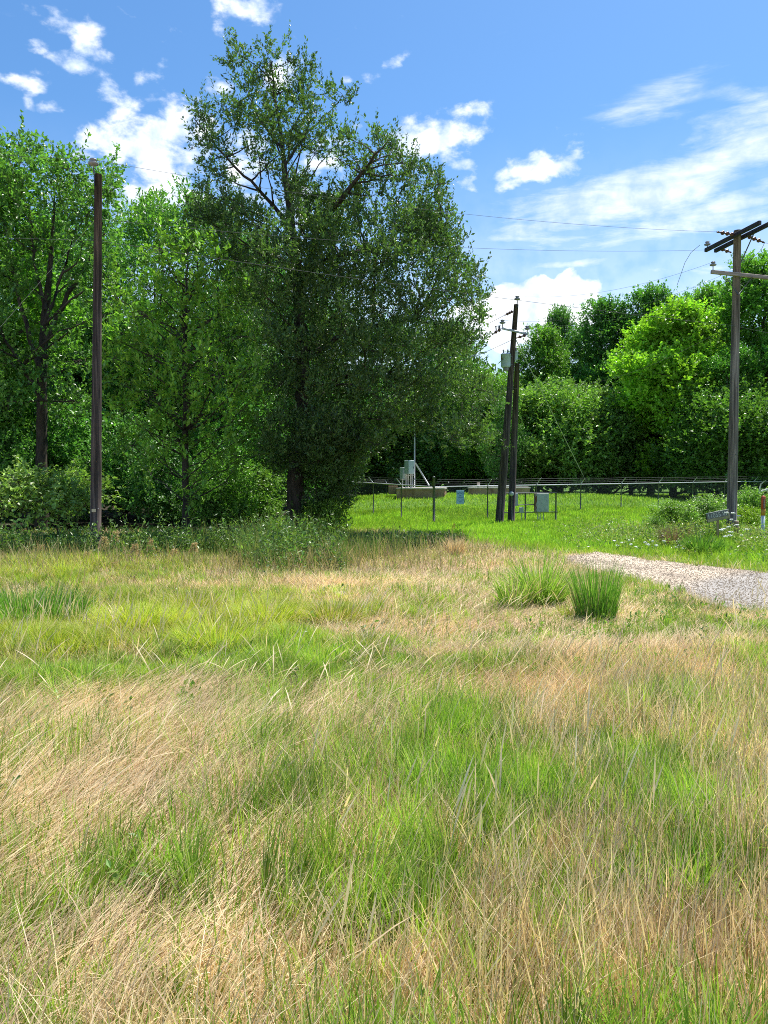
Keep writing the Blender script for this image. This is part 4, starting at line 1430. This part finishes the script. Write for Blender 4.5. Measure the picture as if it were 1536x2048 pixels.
# wires
top1 = pt + Vector((0, 0, .16))
sA = s1a + L1 * .72 + Vector((0, 0, .03))
wire('power_line', sagline(sA, top1, .30, 40), .0038, 'topmost wire from the grey pole past the oak to the lone pole')
dirL = (V3(b1) - V3(b3))
dirL.z = 0
wire('power_line', sagline(top1, top1 + dirL * .9 + Vector((0, 0, -.2)), .35), .0038, 'wire running on from the top of the lone pole')
w2 = armA[0] + dv * .05 + Vector((-.02, 0, -.0))
n1p = V3(at(196, 438, Y1))
wire('power_line', sagline(w2, n1p, .28, 40), .0038, 'second wire from the end of the dark crossarm to the lone pole')
n3p, n1q = V3(at(1465, 651, Y3 - .17)), V3(at(196, 481, Y1))
wire('power_line', sagline(n3p, n1q, .10, 40), .005, 'lowest wire strung from the grey pole shaft through the oak')
wire('power_line', sagline(n1q, n1q + dirL * .9 + Vector((0, 0, -.4)), .25), .0038, 'lowest wire leaving the lone pole away from the oak')
wire('power_line', sagline(n3p, n3p - dirL * .6 + Vector((0, 0, -.5)), .15), .0038, 'lowest wire continuing past the grey pole')
s2e = s2b - L1 * .72 - Vector((0, 0, .16))
wire('power_line', sagline(s2e, s2e - dirL * .6, .2), .0038, 'wire held by the insulator string on the far crossarm side')
wire('power_line', sagline(pt2 + Vector((0, 0, .2)), lowA + Vector((.06, 0, .30)), .38), .0038, 'wire sagging from the transformer pole top to the pale crossarm tip')
wire('power_line', sagline(aL + Vector((.02, 0, .33)), pl + Vector((-.36, -.06, .05)), .55), .0038, 'wire from the near insulator of the metal arm to the pale crossarm')
wire('power_line', sagline(aR + Vector((-.03, 0, .33)), lowB + Vector((-.1, 0, .30)), .5), .0038, 'wire from the outer insulator of the metal arm to the grey pole')
wire('power_line', sagline(at(1012, 775, Y2 - .15), n3p + Vector((0, 0, .05)), .75), .0038, 'low sagging wire between transformer pole and grey pole shaft')
lw = [(at(1009, 630.5, Y2 - .3), at(560, 800, 47), 'wire leaving the brown insulator near the transformer pole top'),
      (at(984, 669.5, Y2 - .3), at(520, 815, 47), 'wire leaving the fuse side of the metal arm'),
      (at(1031, 676.5, Y2 - .5), at(600, 815, 47), 'wire passing behind the leaning pole towards the woods')]
for a, b, l in lw:
    wire('power_line', sagline(a, b, .5), .008, l)
jp = [(1400, 490), (1382, 505), (1370, 525), (1362, 548), (1354, 571)]
jw = []
for i, (a, b) in enumerate(jp):
    jw.append(V3(at(a, b, 24.6 + .2 * i)))
wire('jumper_wire', jw, .007, 'thin curved jumper dropping from the second wire near the grey pole', 'jumper wire')
jr = [s2e, s2e + Vector((-.12, 0, -.25)), s2e + Vector((-.45, .1, -.55)), pole_x(b3, t3, zl + .5) + Vector((.13, 0, 0))]
wire('jumper_wire', jr, .007, 'short jumper curling back to the grey pole shaft', 'jumper wire')
ga = G(1190, 986, 36, 60)
wire('guy_wire', [V3(at(1032, 680, Y2 - .1)), V3(ga)], .021, 'pale steel guy wire slanting from the transformer pole to the mound', 'guy wire', None, 'galv')
gl = b1 + np.array((-8.0, 1.5, 0))
gl[2] = gz(gl[0], gl[1])
wire('guy_wire', [V3(at(190, 440, Y1)), V3(gl)], .0038, 'thin guy wire slanting down from the lone pole into the trees', 'guy wire', None, 'galv')

# ------------------------------------------------------------------ fence round the mound
FC = np.array((2.14, 33.0))
dR = np.array((math.cos(math.radians(33.9)), math.sin(math.radians(33.9))))
dL = np.array((-math.cos(math.radians(64)), math.sin(math.radians(64))))
FG = 'chain link fence runs round the enclosure'
RAIL = 1.60


def fence(label, A, d, n, arm_out, first=0, rise=0.0, mat='galv', fabric=True, h=RAIL, top=None):
    A = np.asarray(A, float)
    base = (A[0], A[1], gz(*A))
    r = thing('chain_link_fence', base, label, 'fence', FG)
    P = []
    for i in range(n + 1):
        x, y = A + d * 3.05 * i
        P.append(Vector((x, y, gz(x, y))))
    tops = [p + Vector((0, 0, h + rise * i / n)) if top is None else Vector((p.x, p.y, top[0] + top[1] * i)) for i, p in enumerate(P)]
    out = Vector((arm_out[0], arm_out[1], 0)).normalized()
    for i in range(first, n + 1):
        po = MB().tube([P[i] - Vector((0, 0, .2)), tops[i] + Vector((0, 0, .03))], .03, 8).build('post', 'galv_dark', r)
        am = MB().tube([tops[i] + Vector((0, 0, .0)), tops[i] + out * .26 + Vector((0, 0, .30))], .019, 6).build('barb_arm', 'galv', r)
        am.parent = po
    MB().tube(tops, .024, 8).build('top_rail', 'galv' if mat == 'galv' else 'galv_dark', r)
    for k in (.4, .7, 1.0):
        ln = []
        for i in range(n):
            q0, q1 = tops[i] + out * .26 * k + Vector((0, 0, .31 * k)), tops[i + 1] + out * .26 * k + Vector((0, 0, .31 * k))
            ln += [q0, q0.lerp(q1, .5) - Vector((0, 0, .02))]
        ln.append(q1)
        MB().tube(ln, .0045, 4).build('barbed_wire', 'galv_dark', r)
    if fabric:
        Vv, Qq = [], []
        wv = .0022
        dx = Vector((d[0], d[1], 0))
        pitch = .075
        for i in range(n):
            H = (tops[i].z - P[i].z) - .03
            m_ = int(3.05 / pitch)
            for s in (1, -1):
                for j in range(-int(H / pitch) - 1, m_ + 1):
                    u0 = j * pitch
                    a_, b_ = max(0, u0), min(3.05, u0 + H)
                    if b_ - a_ < .02: continue
                    z0, z1 = a_ - u0, b_ - u0
                    if s < 0: a_, b_ = 3.05 - a_, 3.05 - b_
                    for q, z in ((a_, z0), (b_, z1)):
                        c = P[i].lerp(P[i + 1], q / 3.05) + Vector((0, 0, z + .02))
                        o = Vector((d[0] * .7 * s, d[1] * .7 * s, -.7)) * wv
                        Vv += [c - o, c + o]
                    k = len(Vv)
                    Qq.append((k - 4, k - 3, k - 1, k - 2))
        me = np_mesh('mesh_fabric', np.array([tuple(v - Vector(base)) for v in Vv]), Q=np.array(Qq), mat=M['galv_dark'])
        link('mesh_fabric', me, r)
    return r


nrm_front = (dR[1], -dR[0])
f1 = fence('chain link fence run with the blue sign, passing behind the poles', FC, dR, 14, nrm_front, 1, top=(1.52, .029))
f2 = fence('chain link fence run going from the thick corner post back past the oak', FC, dL, 9, (-.9, -.44), 1, top=(1.52, .075))
# thick corner post
cpz = gz(*FC)
cp = MB().tube([(FC[0], FC[1], cpz - .2), (FC[0], FC[1], cpz + 1.93)], .055, 12)
cp.lathe((FC[0], FC[1], cpz + 1.93), (0, 0, 1), [(.062, 0), (.062, .03), (.04, .06), (.01, .075)], 12)
for a in (dR, dL):
    cp.tube([(FC[0] + a[0] * .05, FC[1] + a[1] * .05, 1.52), (FC[0] - a[0] * .07, FC[1] - a[1] * .07, 1.52)], .035, 8)
cpo = cp.build('corner_post', 'galv_dark', f1)
back = FC + dL * 3.05 * 9
f3 = fence('dark far fence run along the foot of the back woods', back, dR, 10, (-nrm_front[0], -nrm_front[1]), 0, mat='galv_dark')
bk2 = back + dR * 3.05 * 10
f4 = fence('fence run closing the enclosure in the shade of the far trees', bk2, -dL, 9, (.9, .44), 0, mat='galv_dark')

# warning sign on the near fence
sp_ = FC + dR * 1.42
szc = at(913.5, 994, float(sp_[1]))[2]
so_ = Vector((nrm_front[0], nrm_front[1], 0)) * .05
sg = thing('fence_sign', (sp_[0] + so_.x, sp_[1] + so_.y, szc), 'small pale blue notice sign hung on the chain link fence', 'sign')
RS = Matrix(((dR[0], 0, nrm_front[0]), (dR[1], 0, nrm_front[1]), (0, 1, 0)))
Rm = Matrix.Rotation(math.radians(33.9), 3, 'Z')
MB().box(sg.location, (.44, .012, .60), Rm, .004).build('sign_panel', 'sign_blue', sg)
for body, z, s_ in (('NOTICE', .16, .105), ('NO', .055, .07), ('ENTRY', -.03, .085), ('AUTHORIZED PERSONNEL', -.135, .034), ('ONLY', -.21, .05)):
    m4 = Matrix.Translation(Vector((nrm_front[0], nrm_front[1], 0)) * .009 + Vector((0, 0, z))) @ RS.to_4x4()
    text_part('lettering', body, s_, m4, 'sign_ink', sg, .001)

# ------------------------------------------------------------------ vaults, control panel, meter rack
def vault(name, pts, z0, zt, label, patch=None):
    c = np.mean(np.array(pts), 0)
    r = thing(name, (c[0], c[1], z0), label, 'concrete vault', None)
    n = len(pts)
    wall = MB().add([(x, y, z0 - .5) for x, y in pts] + [(x, y, zt - .07) for x, y in pts], [(i, (i + 1) % n, n + (i + 1) % n, n + i) for i in range(n)] + [tuple(range(n, 2 * n))])
    wall.build('wall', 'concrete', r)
    cx, cy = c[:2]
    grow = [(x + (x - cx) * .03, y + (y - cy) * .03) for x, y in pts]
    sl_ = MB().add([(x, y, zt - .068) for x, y in grow] + [(x, y, zt) for x, y in grow], [(i, (i + 1) % n, n + (i + 1) % n, n + i) for i in range(n)] + [tuple(range(n, 2 * n)), tuple(reversed(range(n)))])
    sl_.build('slab', 'concrete_top', r)
    return r


def vpts(pxs):
    return [tuple(at(px, 985, Y)[:2]) for px, Y in pxs]


zt1 = at(840, 976, 45)[2]
v1 = vault('concrete_vault', vpts([(793, 45), (888, 44.4), (893, 49), (806, 49.5)]), at(840, 996, 45)[2], zt1, 'stained brown concrete vault carrying the control panel')
p_ = at(883, 984, 44.45)
MB().box(p_, (.36, .03, .46), Matrix.Rotation(math.radians(-12), 3, 'Z')).build('red_stain', 'red_patch', v1)
MB().box(at(786, 980, 47), (.55, .9, .5), None, .01).build('side_curb', 'concrete', v1)
v2 = vault('concrete_vault', vpts([(937, 49), (1060, 49), (1052, 55), (950, 55)]), at(1000, 989, 49)[2], at(1000, 974.5, 49)[2], 'wide low concrete vault behind the leaning transformer pole')
MB().tube([at(957, 976, 51), at(957, 965, 51)], .10, 10).build('vent_pipe', 'concrete_top', v2)

cpy = 46.0
cb = at(822, 976, cpy)
cb[2] = zt1
ct = thing('control_panel', cb, 'green grey electrical control cabinet with a thin mast on the vault', 'control panel')
RZ = Matrix.Rotation(math.radians(38), 3, 'Z')
ca = at(818.5, 934.5, cpy)
MB().box(ca, (.46, .40, .82), RZ, .02).build('cabinet', 'box_green', ct)
dr = MB().box(V3(ca) + RZ @ Vector((0, -.21, 0)), (.42, .02, .77), RZ, .008)
dro = dr.build('cabinet_door', 'box_green', ct)
hd_ = MB().box(V3(ca) + RZ @ Vector((.15, -.235, -.02)), (.03, .03, .12), RZ, .006).build('handle', 'galv_dark', ct)
hd_.parent = dro
c2 = at(806, 947, cpy + .4)
MB().box(c2, (.30, .30, .72), RZ, .02).build('junction_box', 'box_green', ct)
for px, top in ((812, 947), (816, 948), (821, 948), (805, 958), (824, 945)):
    q = at(px, top, cpy)
    MB().tube([(q[0], q[1], zt1 - .02), q], .035, 8).build('conduit', 'pvc' if px != 824 else 'galv', ct)
q = at(829, 934, cpy + .15)
mt = at(830, 800, cpy + .15)
MB().tube([(q[0], q[1], zt1 - .02), (q[0], q[1], mt[2])], .042, 10).build('mast', 'galv', ct)
MB().tube([at(831, 926, cpy + .1), at(858, 971, cpy - .2)], .045, 8).build('mast_brace', 'galv', ct)
MB().tube([at(812, 951, cpy), at(829, 951, cpy)], .025, 6).build('panel_strut', 'galv', ct)

YR = 33.6
rk = at(1066, 1045, YR)
rk[2] = gz(rk[0], rk[1])
rack = thing('meter_rack', rk, 'pipe rack holding grey electrical boxes beside the transformer poles', 'meter rack')
for px in (1050.5, 1111.5):
    a_ = at(px, 1040, YR)
    MB().tube([(a_[0], YR, rk[2] - .2), (a_[0], YR, at(px, 985, YR)[2])], .034, 8).build('upright', 'galv_dark', rack)
for py, x0, x1 in ((985.5, 1004, 1114), (1010, 1030, 1072), (1025, 1004, 1116)):
    MB().tube([at(x0, py, YR - .04), at(x1, py - (1 if py > 1000 else 0), YR - .04)], .022, 8).build('crossbar', 'galv_dark', rack)
q = at(1085, 1005.5, YR - .14)
cbn = MB().box(q, (.52, .16, .80), None, .015).build('breaker_cabinet', 'box_grey', rack)
q = at(1071.5, 1005.5, YR - .10)
sr = MB().box(q, (.13, .20, .80), None, .01).build('rusty_side', 'rust', rack)
q = at(1030.5, 999, YR - .12)
MB().box(q, (.22, .16, .56), None, .012).build('meter_box', 'box_grey', rack)
q = at(1042.5, 1020, YR - .10)
MB().box(q, (.18, .14, .25), None, .01).build('disconnect_box', 'box_grey', rack)
for px, t in ((1075, 1024), (1078, 1024), (1080.5, 1024), (1087, 1024), (1043, 1026)):
    a_ = at(px, t, YR - .1)
    MB().tube([(a_[0], YR - .1, rk[2] - .1), (a_[0], YR - .1, a_[2])], .018, 8).build('conduit', 'galv', rack)

# ------------------------------------------------------------------ beside the drive: address board, posts
YA = 22.6
ac = at(1436, 1032, YA)
ar = thing('address_board', (ac[0], ac[1], ac[2]), 'tilted tan address board with pale house number beside the grey pole', 'address sign')
ang = math.atan2(9, 42)
RA = Matrix.Rotation(math.radians(-8), 3, 'Z') @ Matrix.Rotation(-ang, 3, 'Y')
MB().box(ac, (.645, .03, .265), RA, .006).build('board', 'board_tan', ar)
MB().box(V3(ac) + RA @ Vector((-.01, -.020, .04)), (.60, .012, .17), RA, .004).build('number_plate', 'board_grey', ar)
m4 = Matrix.Translation(RA @ Vector((-.01, -.029, .035))) @ (RA @ Matrix(((1, 0, 0), (0, 0, -1), (0, 1, 0)))).to_4x4()
text_part('lettering', '11055 W', .19, m4, 'letter_pale', ar, .002, sx=.80)
MB().box(V3(ac) + RA @ Vector((0, .0, .137)), (.655, .04, .012), RA).build('sunlit_top_edge', 'letter_pale', ar)  # sunlight on the board's upper edge, put into a pale strip
MB().box(V3(ac) + RA @ Vector((-.328, 0, 0)), (.014, .04, .265), RA).build('end_cap', 'black', ar)
gb = gz(ac[0], ac[1])
MB().box((ac[0] + .02, ac[1] + .045, (gb + ac[2]) / 2 - .1), (.06, .05, ac[2] - gb + .25), None, .005).build('stake', 'stump_wood', ar)

q = at(1471.5, 1052, 22.3)
zg = gz(q[0], q[1])
sh = thing('wooden_stake', (q[0], q[1], zg), 'short cut wooden post at the foot of the grey pole', 'post')
MB().lathe((q[0], q[1], zg - .2), (.02, 0, 1), [(.075, 0), (.074, .3), (.070, at(1471, 1042, 22.3)[2] - zg + .18), (.060, at(1471, 1042, 22.3)[2] - zg + .2)], 12).build('post_body', 'stump_wood', sh)
MB().lathe((q[0] + .01, q[1], at(1471, 1042, 22.3)[2]), (.02, 0, 1), [(.058, 0), (.055, .006), (.01, .01)], 12).build('cut_end', 'letter_pale', sh)

q = at(1492, 1070, 21.6)
zg = gz(q[0], q[1])
zt = at(1492, 1061, 21.6)[2]
pe = thing('cable_pedestal', (q[0], q[1], zg), 'grey green cable pedestal with a red label near the drive', 'pedestal')
MB().box((q[0], q[1], (zg + zt) / 2 - .05), (.17, .16, zt - zg + .1), None, .015).build('pedestal_body', 'pedestal', pe)
MB().box((q[0], q[1], zt + .025), (.225, .20, .05), None, .02).build('pedestal_cap', 'letter_pale', pe)
MB().box((q[0] + .062, q[1] - .083, zt - .15), (.075, .008, .22)).build('warning_label', 'red_patch', pe)

q = at(1526, 1040, 22.4)
zg = gz(q[0], q[1])
z1, z2, z3 = at(1526, 1031, 22.4)[2], at(1526, 1018, 22.4)[2], at(1526, 995, 22.4)[2]
mk = thing('marker_post', (q[0], q[1], zg), 'slim white marker post with an orange lettered top', 'marker post')
MB().lathe((q[0], q[1], zg - .2), (0, 0, 1), [(.056, 0), (.056, z1 - zg + .2)], 14).build('post_body', 'white_post', mk)
MB().lathe((q[0], q[1], z1), (0, 0, 1), [(.060, 0), (.060, z2 - z1)], 14).build('amber_band', 'amber', mk)
MB().lathe((q[0], q[1], z2), (0, 0, 1), [(.061, 0), (.061, z3 - z2), (.055, z3 - z2 + .025), (.03, z3 - z2 + .05), (.005, z3 - z2 + .058)], 16).build('orange_cap', 'orange', mk)
MB().box((q[0] - .003, q[1] - .058, (z2 + z3) / 2 - .015), (.06, .014, z3 - z2 - .06)).build('warning_label', 'dark_red', mk)
m4 = Matrix.Translation(Vector((-.003, -.067, (z2 + z3) / 2 - .015 - zg))) @ Matrix(((0, -1, 0, 0), (0, 0, -1, 0), (1, 0, 0, 0), (0, 0, 0, 1)))
text_part('lettering', 'WARNING', .055, m4, 'letter_pale', mk, .001, sx=.95)

# ------------------------------------------------------------------ shrubs and weeds by the grey pole
SR = 'shrubs round the foot of the grey pole'
for px, top, Y, s, t, lb, wd in [
        (1345, 1000, 26.0, 0, (1.05, 1.1, .95), 'loose pale leaved shrub behind the address board', 1.45),
        (1415, 990, 26.5, 0, (1.1, 1.15, 1.0), 'pale leaved shrub just behind the grey pole', 1.5),
        (1500, 975, 27.5, 0, (1.05, 1.15, .9), 'tall pale shrub between grey pole and marker post', 1.0),
        (1500, 1012, 25.0, 0, (1.25, 1.2, .55), 'yellowish shrub in front of the tall pale shrub', 1.1),
        (1316, 1034, 24.6, 0, (.75, .85, .7), 'small dark shrub at the edge of the verge', 1.0),
        (1570, 1000, 26.0, 1, (.9, 1, .8), 'shrub beyond the marker post', 1.0)]:
    stand((K_SHRUB, K_BUSH)[s], 'shrub', px, top, Y, (3.0, 4.2)[s], lb, 'shrub', t, wd, SR)
q = at(1520, 985, 28)
lm_ = thing('fallen_limb', (q[0], q[1], gz(q[0], q[1])), 'bare grey limb sticking out above the tall pale shrub', 'branch')
MB().tube([(q[0] - .5, q[1], gz(q[0], q[1])), V3(at(1500, 1000, 28)), V3(at(1518, 984, 28)), V3(at(1545, 976, 28)), V3(at(1580, 980, 28))], [.07, .06, .05, .045, .02], 8).build('limb', 'letter_pale', lm_)
MB().tube([V3(at(1518, 984, 28)), V3(at(1522, 968, 27.9)), V3(at(1532, 960, 27.8))], [.03, .02, .008], 6).build('side_twig', 'letter_pale', lm_)


# ------------------------------------------------------------------ countable grass clumps and single plants
def clump(name, px, py, top, wpx, n, pal, label, w=(.006, .011), lean=(.05, .45), curve=.35, foot=.45, cat='grass clump', group=None, dead=.14, hlo=.55):
    c = G(px, py)
    H = at(px, top, c[1])[2] - c[2]
    R = wpx / FPX * c[1] / 2
    a = RN.uniform(0, 2 * PI, n)
    r = np.sqrt(RN.random(n))
    P = np.stack([np.cos(a) * r * R * foot, np.sin(a) * r * R * foot, np.full(n, -.03)], 1)
    l = lean[0] + (lean[1] - lean[0]) * r + RN.normal(0, .06, n)
    h = H * RN.uniform(hlo, 1.2, n) * (1.04 - .15 * r)
    cc = pick(pal, n, .25)
    dd = RN.random(n) < dead
    cc[dd] = pick(STRAW, int(dd.sum()))
    V, Q, T, fc = blades(P, h, RN.uniform(*w, n), a + RN.normal(0, .35, n), l * .6, l + np.abs(RN.normal(0, curve, n)), RN.uniform(0, PI, n), cc, 4)
    o = link(name, np_mesh(name, V, Q=Q, T=T, fcol=np.concatenate([fc[:len(Q)], fc[len(Q):]]), mat=M['grass']), None, c)
    return tag(o, label, cat, group)


DG = np.array([(.085, .20, .022), (.12, .26, .03), (.07, .16, .022), (.16, .30, .04)])
LG = np.array([(.19, .33, .04), (.24, .37, .05), (.15, .27, .035), (.30, .40, .09)])
clump('grass_clump', 1192, 1238, 1118, 100, 1100, DG * 1.7, 'dense upright dark green grass clump beside the gravel drive', lean=(.0, .30), curve=.20, foot=.72, hlo=.3)
clump('grass_clump', 1080, 1206, 1104, 96, 620, LG * 1.5, 'leafy light green grass clump next to the dense dark clump', w=(.010, .020), lean=(.0, .45), curve=.95, foot=.9)
clump('grass_clump', 1030, 1214, 1136, 84, 300, LG * 1.5, 'thinner leafy clump fading into the straw beside the leafy one', w=(.009, .018), lean=(.05, .4), curve=.55, foot=.7, dead=.2)
clump('grass_clump', 1130, 1232, 1200, 60, 120, YGR, 'small yellow green tuft at the feet of the two big clumps', lean=(.1, .6), curve=.5)
clump('grass_clump', 60, 1252, 1164, 210, 1500, DG * 1.6, 'broad vivid green clump at the picture edge below the woods', w=(.009, .016), lean=(.0, .35), curve=.65, foot=.95)
clump('grass_clump', -70, 1250, 1170, 160, 700, DG * 1.6, 'outer green clump continuing the vivid clump past the picture edge', w=(.009, .016), lean=(.0, .35), curve=.65, foot=.95)
MG = 'yellow green sedge mounds in the lush strip'
for i, (px, py, tp, wd, l) in enumerate([(435, 1302, 1236, 160, 'round yellow green sedge mound nearest the straw'), (540, 1250, 1196, 150, 'sedge mound behind the round one towards the straw slope'), (275, 1262, 1205, 170, 'wide sedge mound beside the vivid green clump'),
                                         (120, 1310, 1258, 180, 'yellowish sedge mound in front of the vivid green clump'), (380, 1228, 1180, 120, 'small olive sedge mound among the seed stalks'), (660, 1246, 1206, 120, 'olive sedge mound at the edge of the dry slope')]):
    clump('sedge_mound', px, py, tp - 14, wd, 1900, YGR * (1.12 if i < 4 else .85), l, w=(.006, .011), lean=(.1, .75), curve=.85, foot=.85, group=MG, dead=.12 if i < 4 else .3)
clump('grass_clump', 912, 1112, 1068, 60, 320, STRAW, 'pale dry tuft where the dark weeds end', w=(.010, .02), lean=(.05, .4), curve=.4, dead=0)
clump('grass_clump', 1405, 1108, 1062, 84, 420, DG * 1.3, 'lush green weed clump below the address board', w=(.018, .034), lean=(.05, .5), curve=.5, foot=.7, dead=.03)
clump('grass_clump', 1352, 1096, 1044, 84, 420, np.array([(.22, .14, .09), (.30, .20, .13), (.16, .11, .08)]), 'brown dead weed clump beside the lush green weeds', w=(.008, .016), lean=(.05, .55), curve=.3, foot=.6, dead=0)


vx, vy = [], []
for a, b, wa, wb_ in [(1340, 1085, 60, 14), (1420, 1090, 60, 16), (1480, 1085, 50, 14), (1250, 1085, 70, 10), (1530, 1090, 50, 18), (1390, 1070, 70, 10)]:
    s_ = spot(a, b, wa, wb_, 1)
    vx.append(s_[0] + RN.normal(0, s_[2], 300))
    vy.append(s_[1] + RN.normal(0, s_[3], 300))
vx, vy = np.concatenate(vx), np.concatenate(vy)
k = ~in_drive(vx, vy) & (vy > 14) & ~((np.abs(vx / vy - .434) < .022) & (vy > 17.5) & (vy < 22.6))
vx, vy = vx[k], vy[k]
tag(link('verge_weeds', weed_mesh('verge_weeds', 0, lambda n: (vx, vy), .44, 18, (.085, .03), np.array([(.18, .30, .06), (.25, .38, .08), (.32, .40, .10), (.40, .36, .16)]))), 'loose leafy weeds along the verge beside the gravel drive', kind='stuff')


def umbel(px, py, Y, s, H=None):
    p = at(px, py, Y)
    zg_ = gz(p[0], p[1])
    h = p[2] - zg_
    b = MB()
    V, Fc = [], []
    b.tube([(p[0] + RN.normal(0, .03), p[1] + RN.normal(0, .03), zg_), (p[0], p[1], p[2] - .04)], .004, 4)
    r = thing('white_wildflower', (p[0], p[1], zg_), 'white flat topped wildflower on a thin stem in the verge', 'wildflower', 'white wildflowers along the verge')
    st = b.build('stem', 'grass_stem', r)
    u = MB()
    for k in range(16):
        a, q = RN.uniform(0, 2 * PI), math.sqrt(RN.random()) * s
        c = Vector((p[0] + math.cos(a) * q, p[1] + math.sin(a) * q, p[2] - .25 * q + RN.normal(0, .004)))
        u.lathe(c, (RN.normal(0, .2), RN.normal(0, .2), 1), [(.004, -.012), (.017, 0), (.012, .008)], 6)
    for k in range(7):
        a = 2 * PI * k / 7
        u.tube([(p[0], p[1], p[2] - .045), (p[0] + math.cos(a) * s * .7, p[1] + math.sin(a) * s * .7, p[2] - .2 * s - .01)], .002, 3)
    u.build('flower_head', 'petal', r)


M['grass_stem'] = noisemat('green_stem', (.09, .15, .03), (.16, .24, .05), 9)
UM = [(1455, 1024, 21.5), (1466, 1025, 21.6), (1463, 1038, 21.2), (1458, 1053, 20.6), (1447, 1057, 20.5), (1443, 1059, 20.2), (1461, 1063, 20.2), (1460, 1070, 19.8), (1450, 1072, 19.6), (1484, 1070, 19.9), (1474, 1049, 21.0), (1478, 1031, 21.9),
      (1229, 1081, 20.0), (1235, 1090, 19.4), (1246, 1084, 20), (1251, 1076, 20.8), (1244, 1085, 19.7), (1257, 1080, 20.1), (1262, 1088, 19.5), (1290, 1084, 19.8), (1296, 1088, 19.4), (1305, 1082, 20), (1327, 1071, 20.5), (1328, 1082, 19.6), (1356, 1082, 19.4), (1360, 1090, 19), (1376, 1084, 19), (1352, 1094, 18.8), (1368, 1096, 18.6), (1272, 1093, 19.2), (1313, 1090, 19.1)]
for i, (a, b, Y) in enumerate(UM):
    umbel(a, b, Y, RN.uniform(.05, .085) if i < 12 else RN.uniform(.03, .055))


def seed_stalk(px, py, Y, kind_=0):
    p = at(px, py, Y)
    zg_ = gz(p[0], p[1])
    H = p[2] - zg_
    lean = Vector((RN.normal(0, .08), RN.normal(0, .08), 1)) * H
    r = thing('seed_stalk', (p[0] - lean.x, p[1] - lean.y, zg_), 'tan seed headed grass stalk rising above the dark weeds' if not kind_ else 'rusty brown dock stalk standing in front of the fence', 'seed stalk', 'seed headed stalks before the woods' if not kind_ else None)
    b0 = Vector(r.location)
    MB().tube([b0, b0 + lean * .5 + Vector((.01, 0, 0)), b0 + lean], [.006, .005, .003], 5).build('stem', 'grass_stem' if not kind_ else 'rust_seed', r)
    n = 240 if not kind_ else 200
    t = RN.random(n)
    ln_ = .24 if not kind_ else .62
    P = np.array(b0 + lean)[None] + np.array([(0, 0, 1)]) * (t[:, None] - .75) * ln_
    a = RN.uniform(0, 2 * PI, n)
    sp = (.10 if not kind_ else .05) * (1 - t * .8) * np.sqrt(RN.random(n))
    P = P + np.stack([np.cos(a) * sp + .05 * t, np.sin(a) * sp, -sp * .5], 1)
    D = unit(np.stack([np.cos(a), np.sin(a), RN.normal(-.1, .5, n)], 1))
    pal = np.array([(.56, .42, .22), (.46, .33, .17), (.62, .50, .30)]) if not kind_ else np.array([(.20, .07, .035), (.28, .11, .05)])
    v, q_, c = leaf_quads(P - np.array(b0), D, unit(rdir(n) + .2), RN.uniform(.04, .075, n), RN.uniform(.010, .018, n), pick(pal, n))
    link('seed_head', np_mesh('seed_head', v, Q=q_, fcol=c, mat=M['grass']), r)


M['rust_seed'] = noisemat('rusty_stem', (.16, .06, .03), (.26, .12, .06), 9)
for px, py, Y in [(205, 1078, 17.2), (228, 1066, 17.6), (266, 1092, 16.4), (298, 1082, 17.5), (345, 1102, 17), (385, 1090, 17.4), (80, 1094, 17.5), (170, 1108, 16), (266, 1124, 15.5), (225, 1128, 15), (470, 1096, 17.6), (552, 1112, 16.6), (640, 1120, 16.4), (232, 1150, 14)]:
    seed_stalk(px, py, Y)
seed_stalk(905, 1056, 27.0, 1)
for px, py, s_, l in [(682, 1192, .07, 'small pale stone lying in the dry grass slope'), (816, 1069, .10, 'white stone at the far edge of the dark weeds'), (1000, 1180, .06, 'little stone beside the thin leafy clump')]:
    c = G(px, py)
    me = bpy.data.meshes.new('stone')
    import bmesh
    bm = bmesh.new()
    bmesh.ops.create_icosphere(bm, subdivisions=2, radius=s_)
    for v in bm.verts:
        v.co *= 1 + .35 * (RN.random() - .5)
        v.co.z *= .6
        v.co.x *= 1.4
    bm.to_mesh(me)
    bm.free()
    me.materials.append(M['stone'])
    tag(link('stone', me, None, (c[0], c[1], c[2] + s_ * .4)), l, 'stone', None)
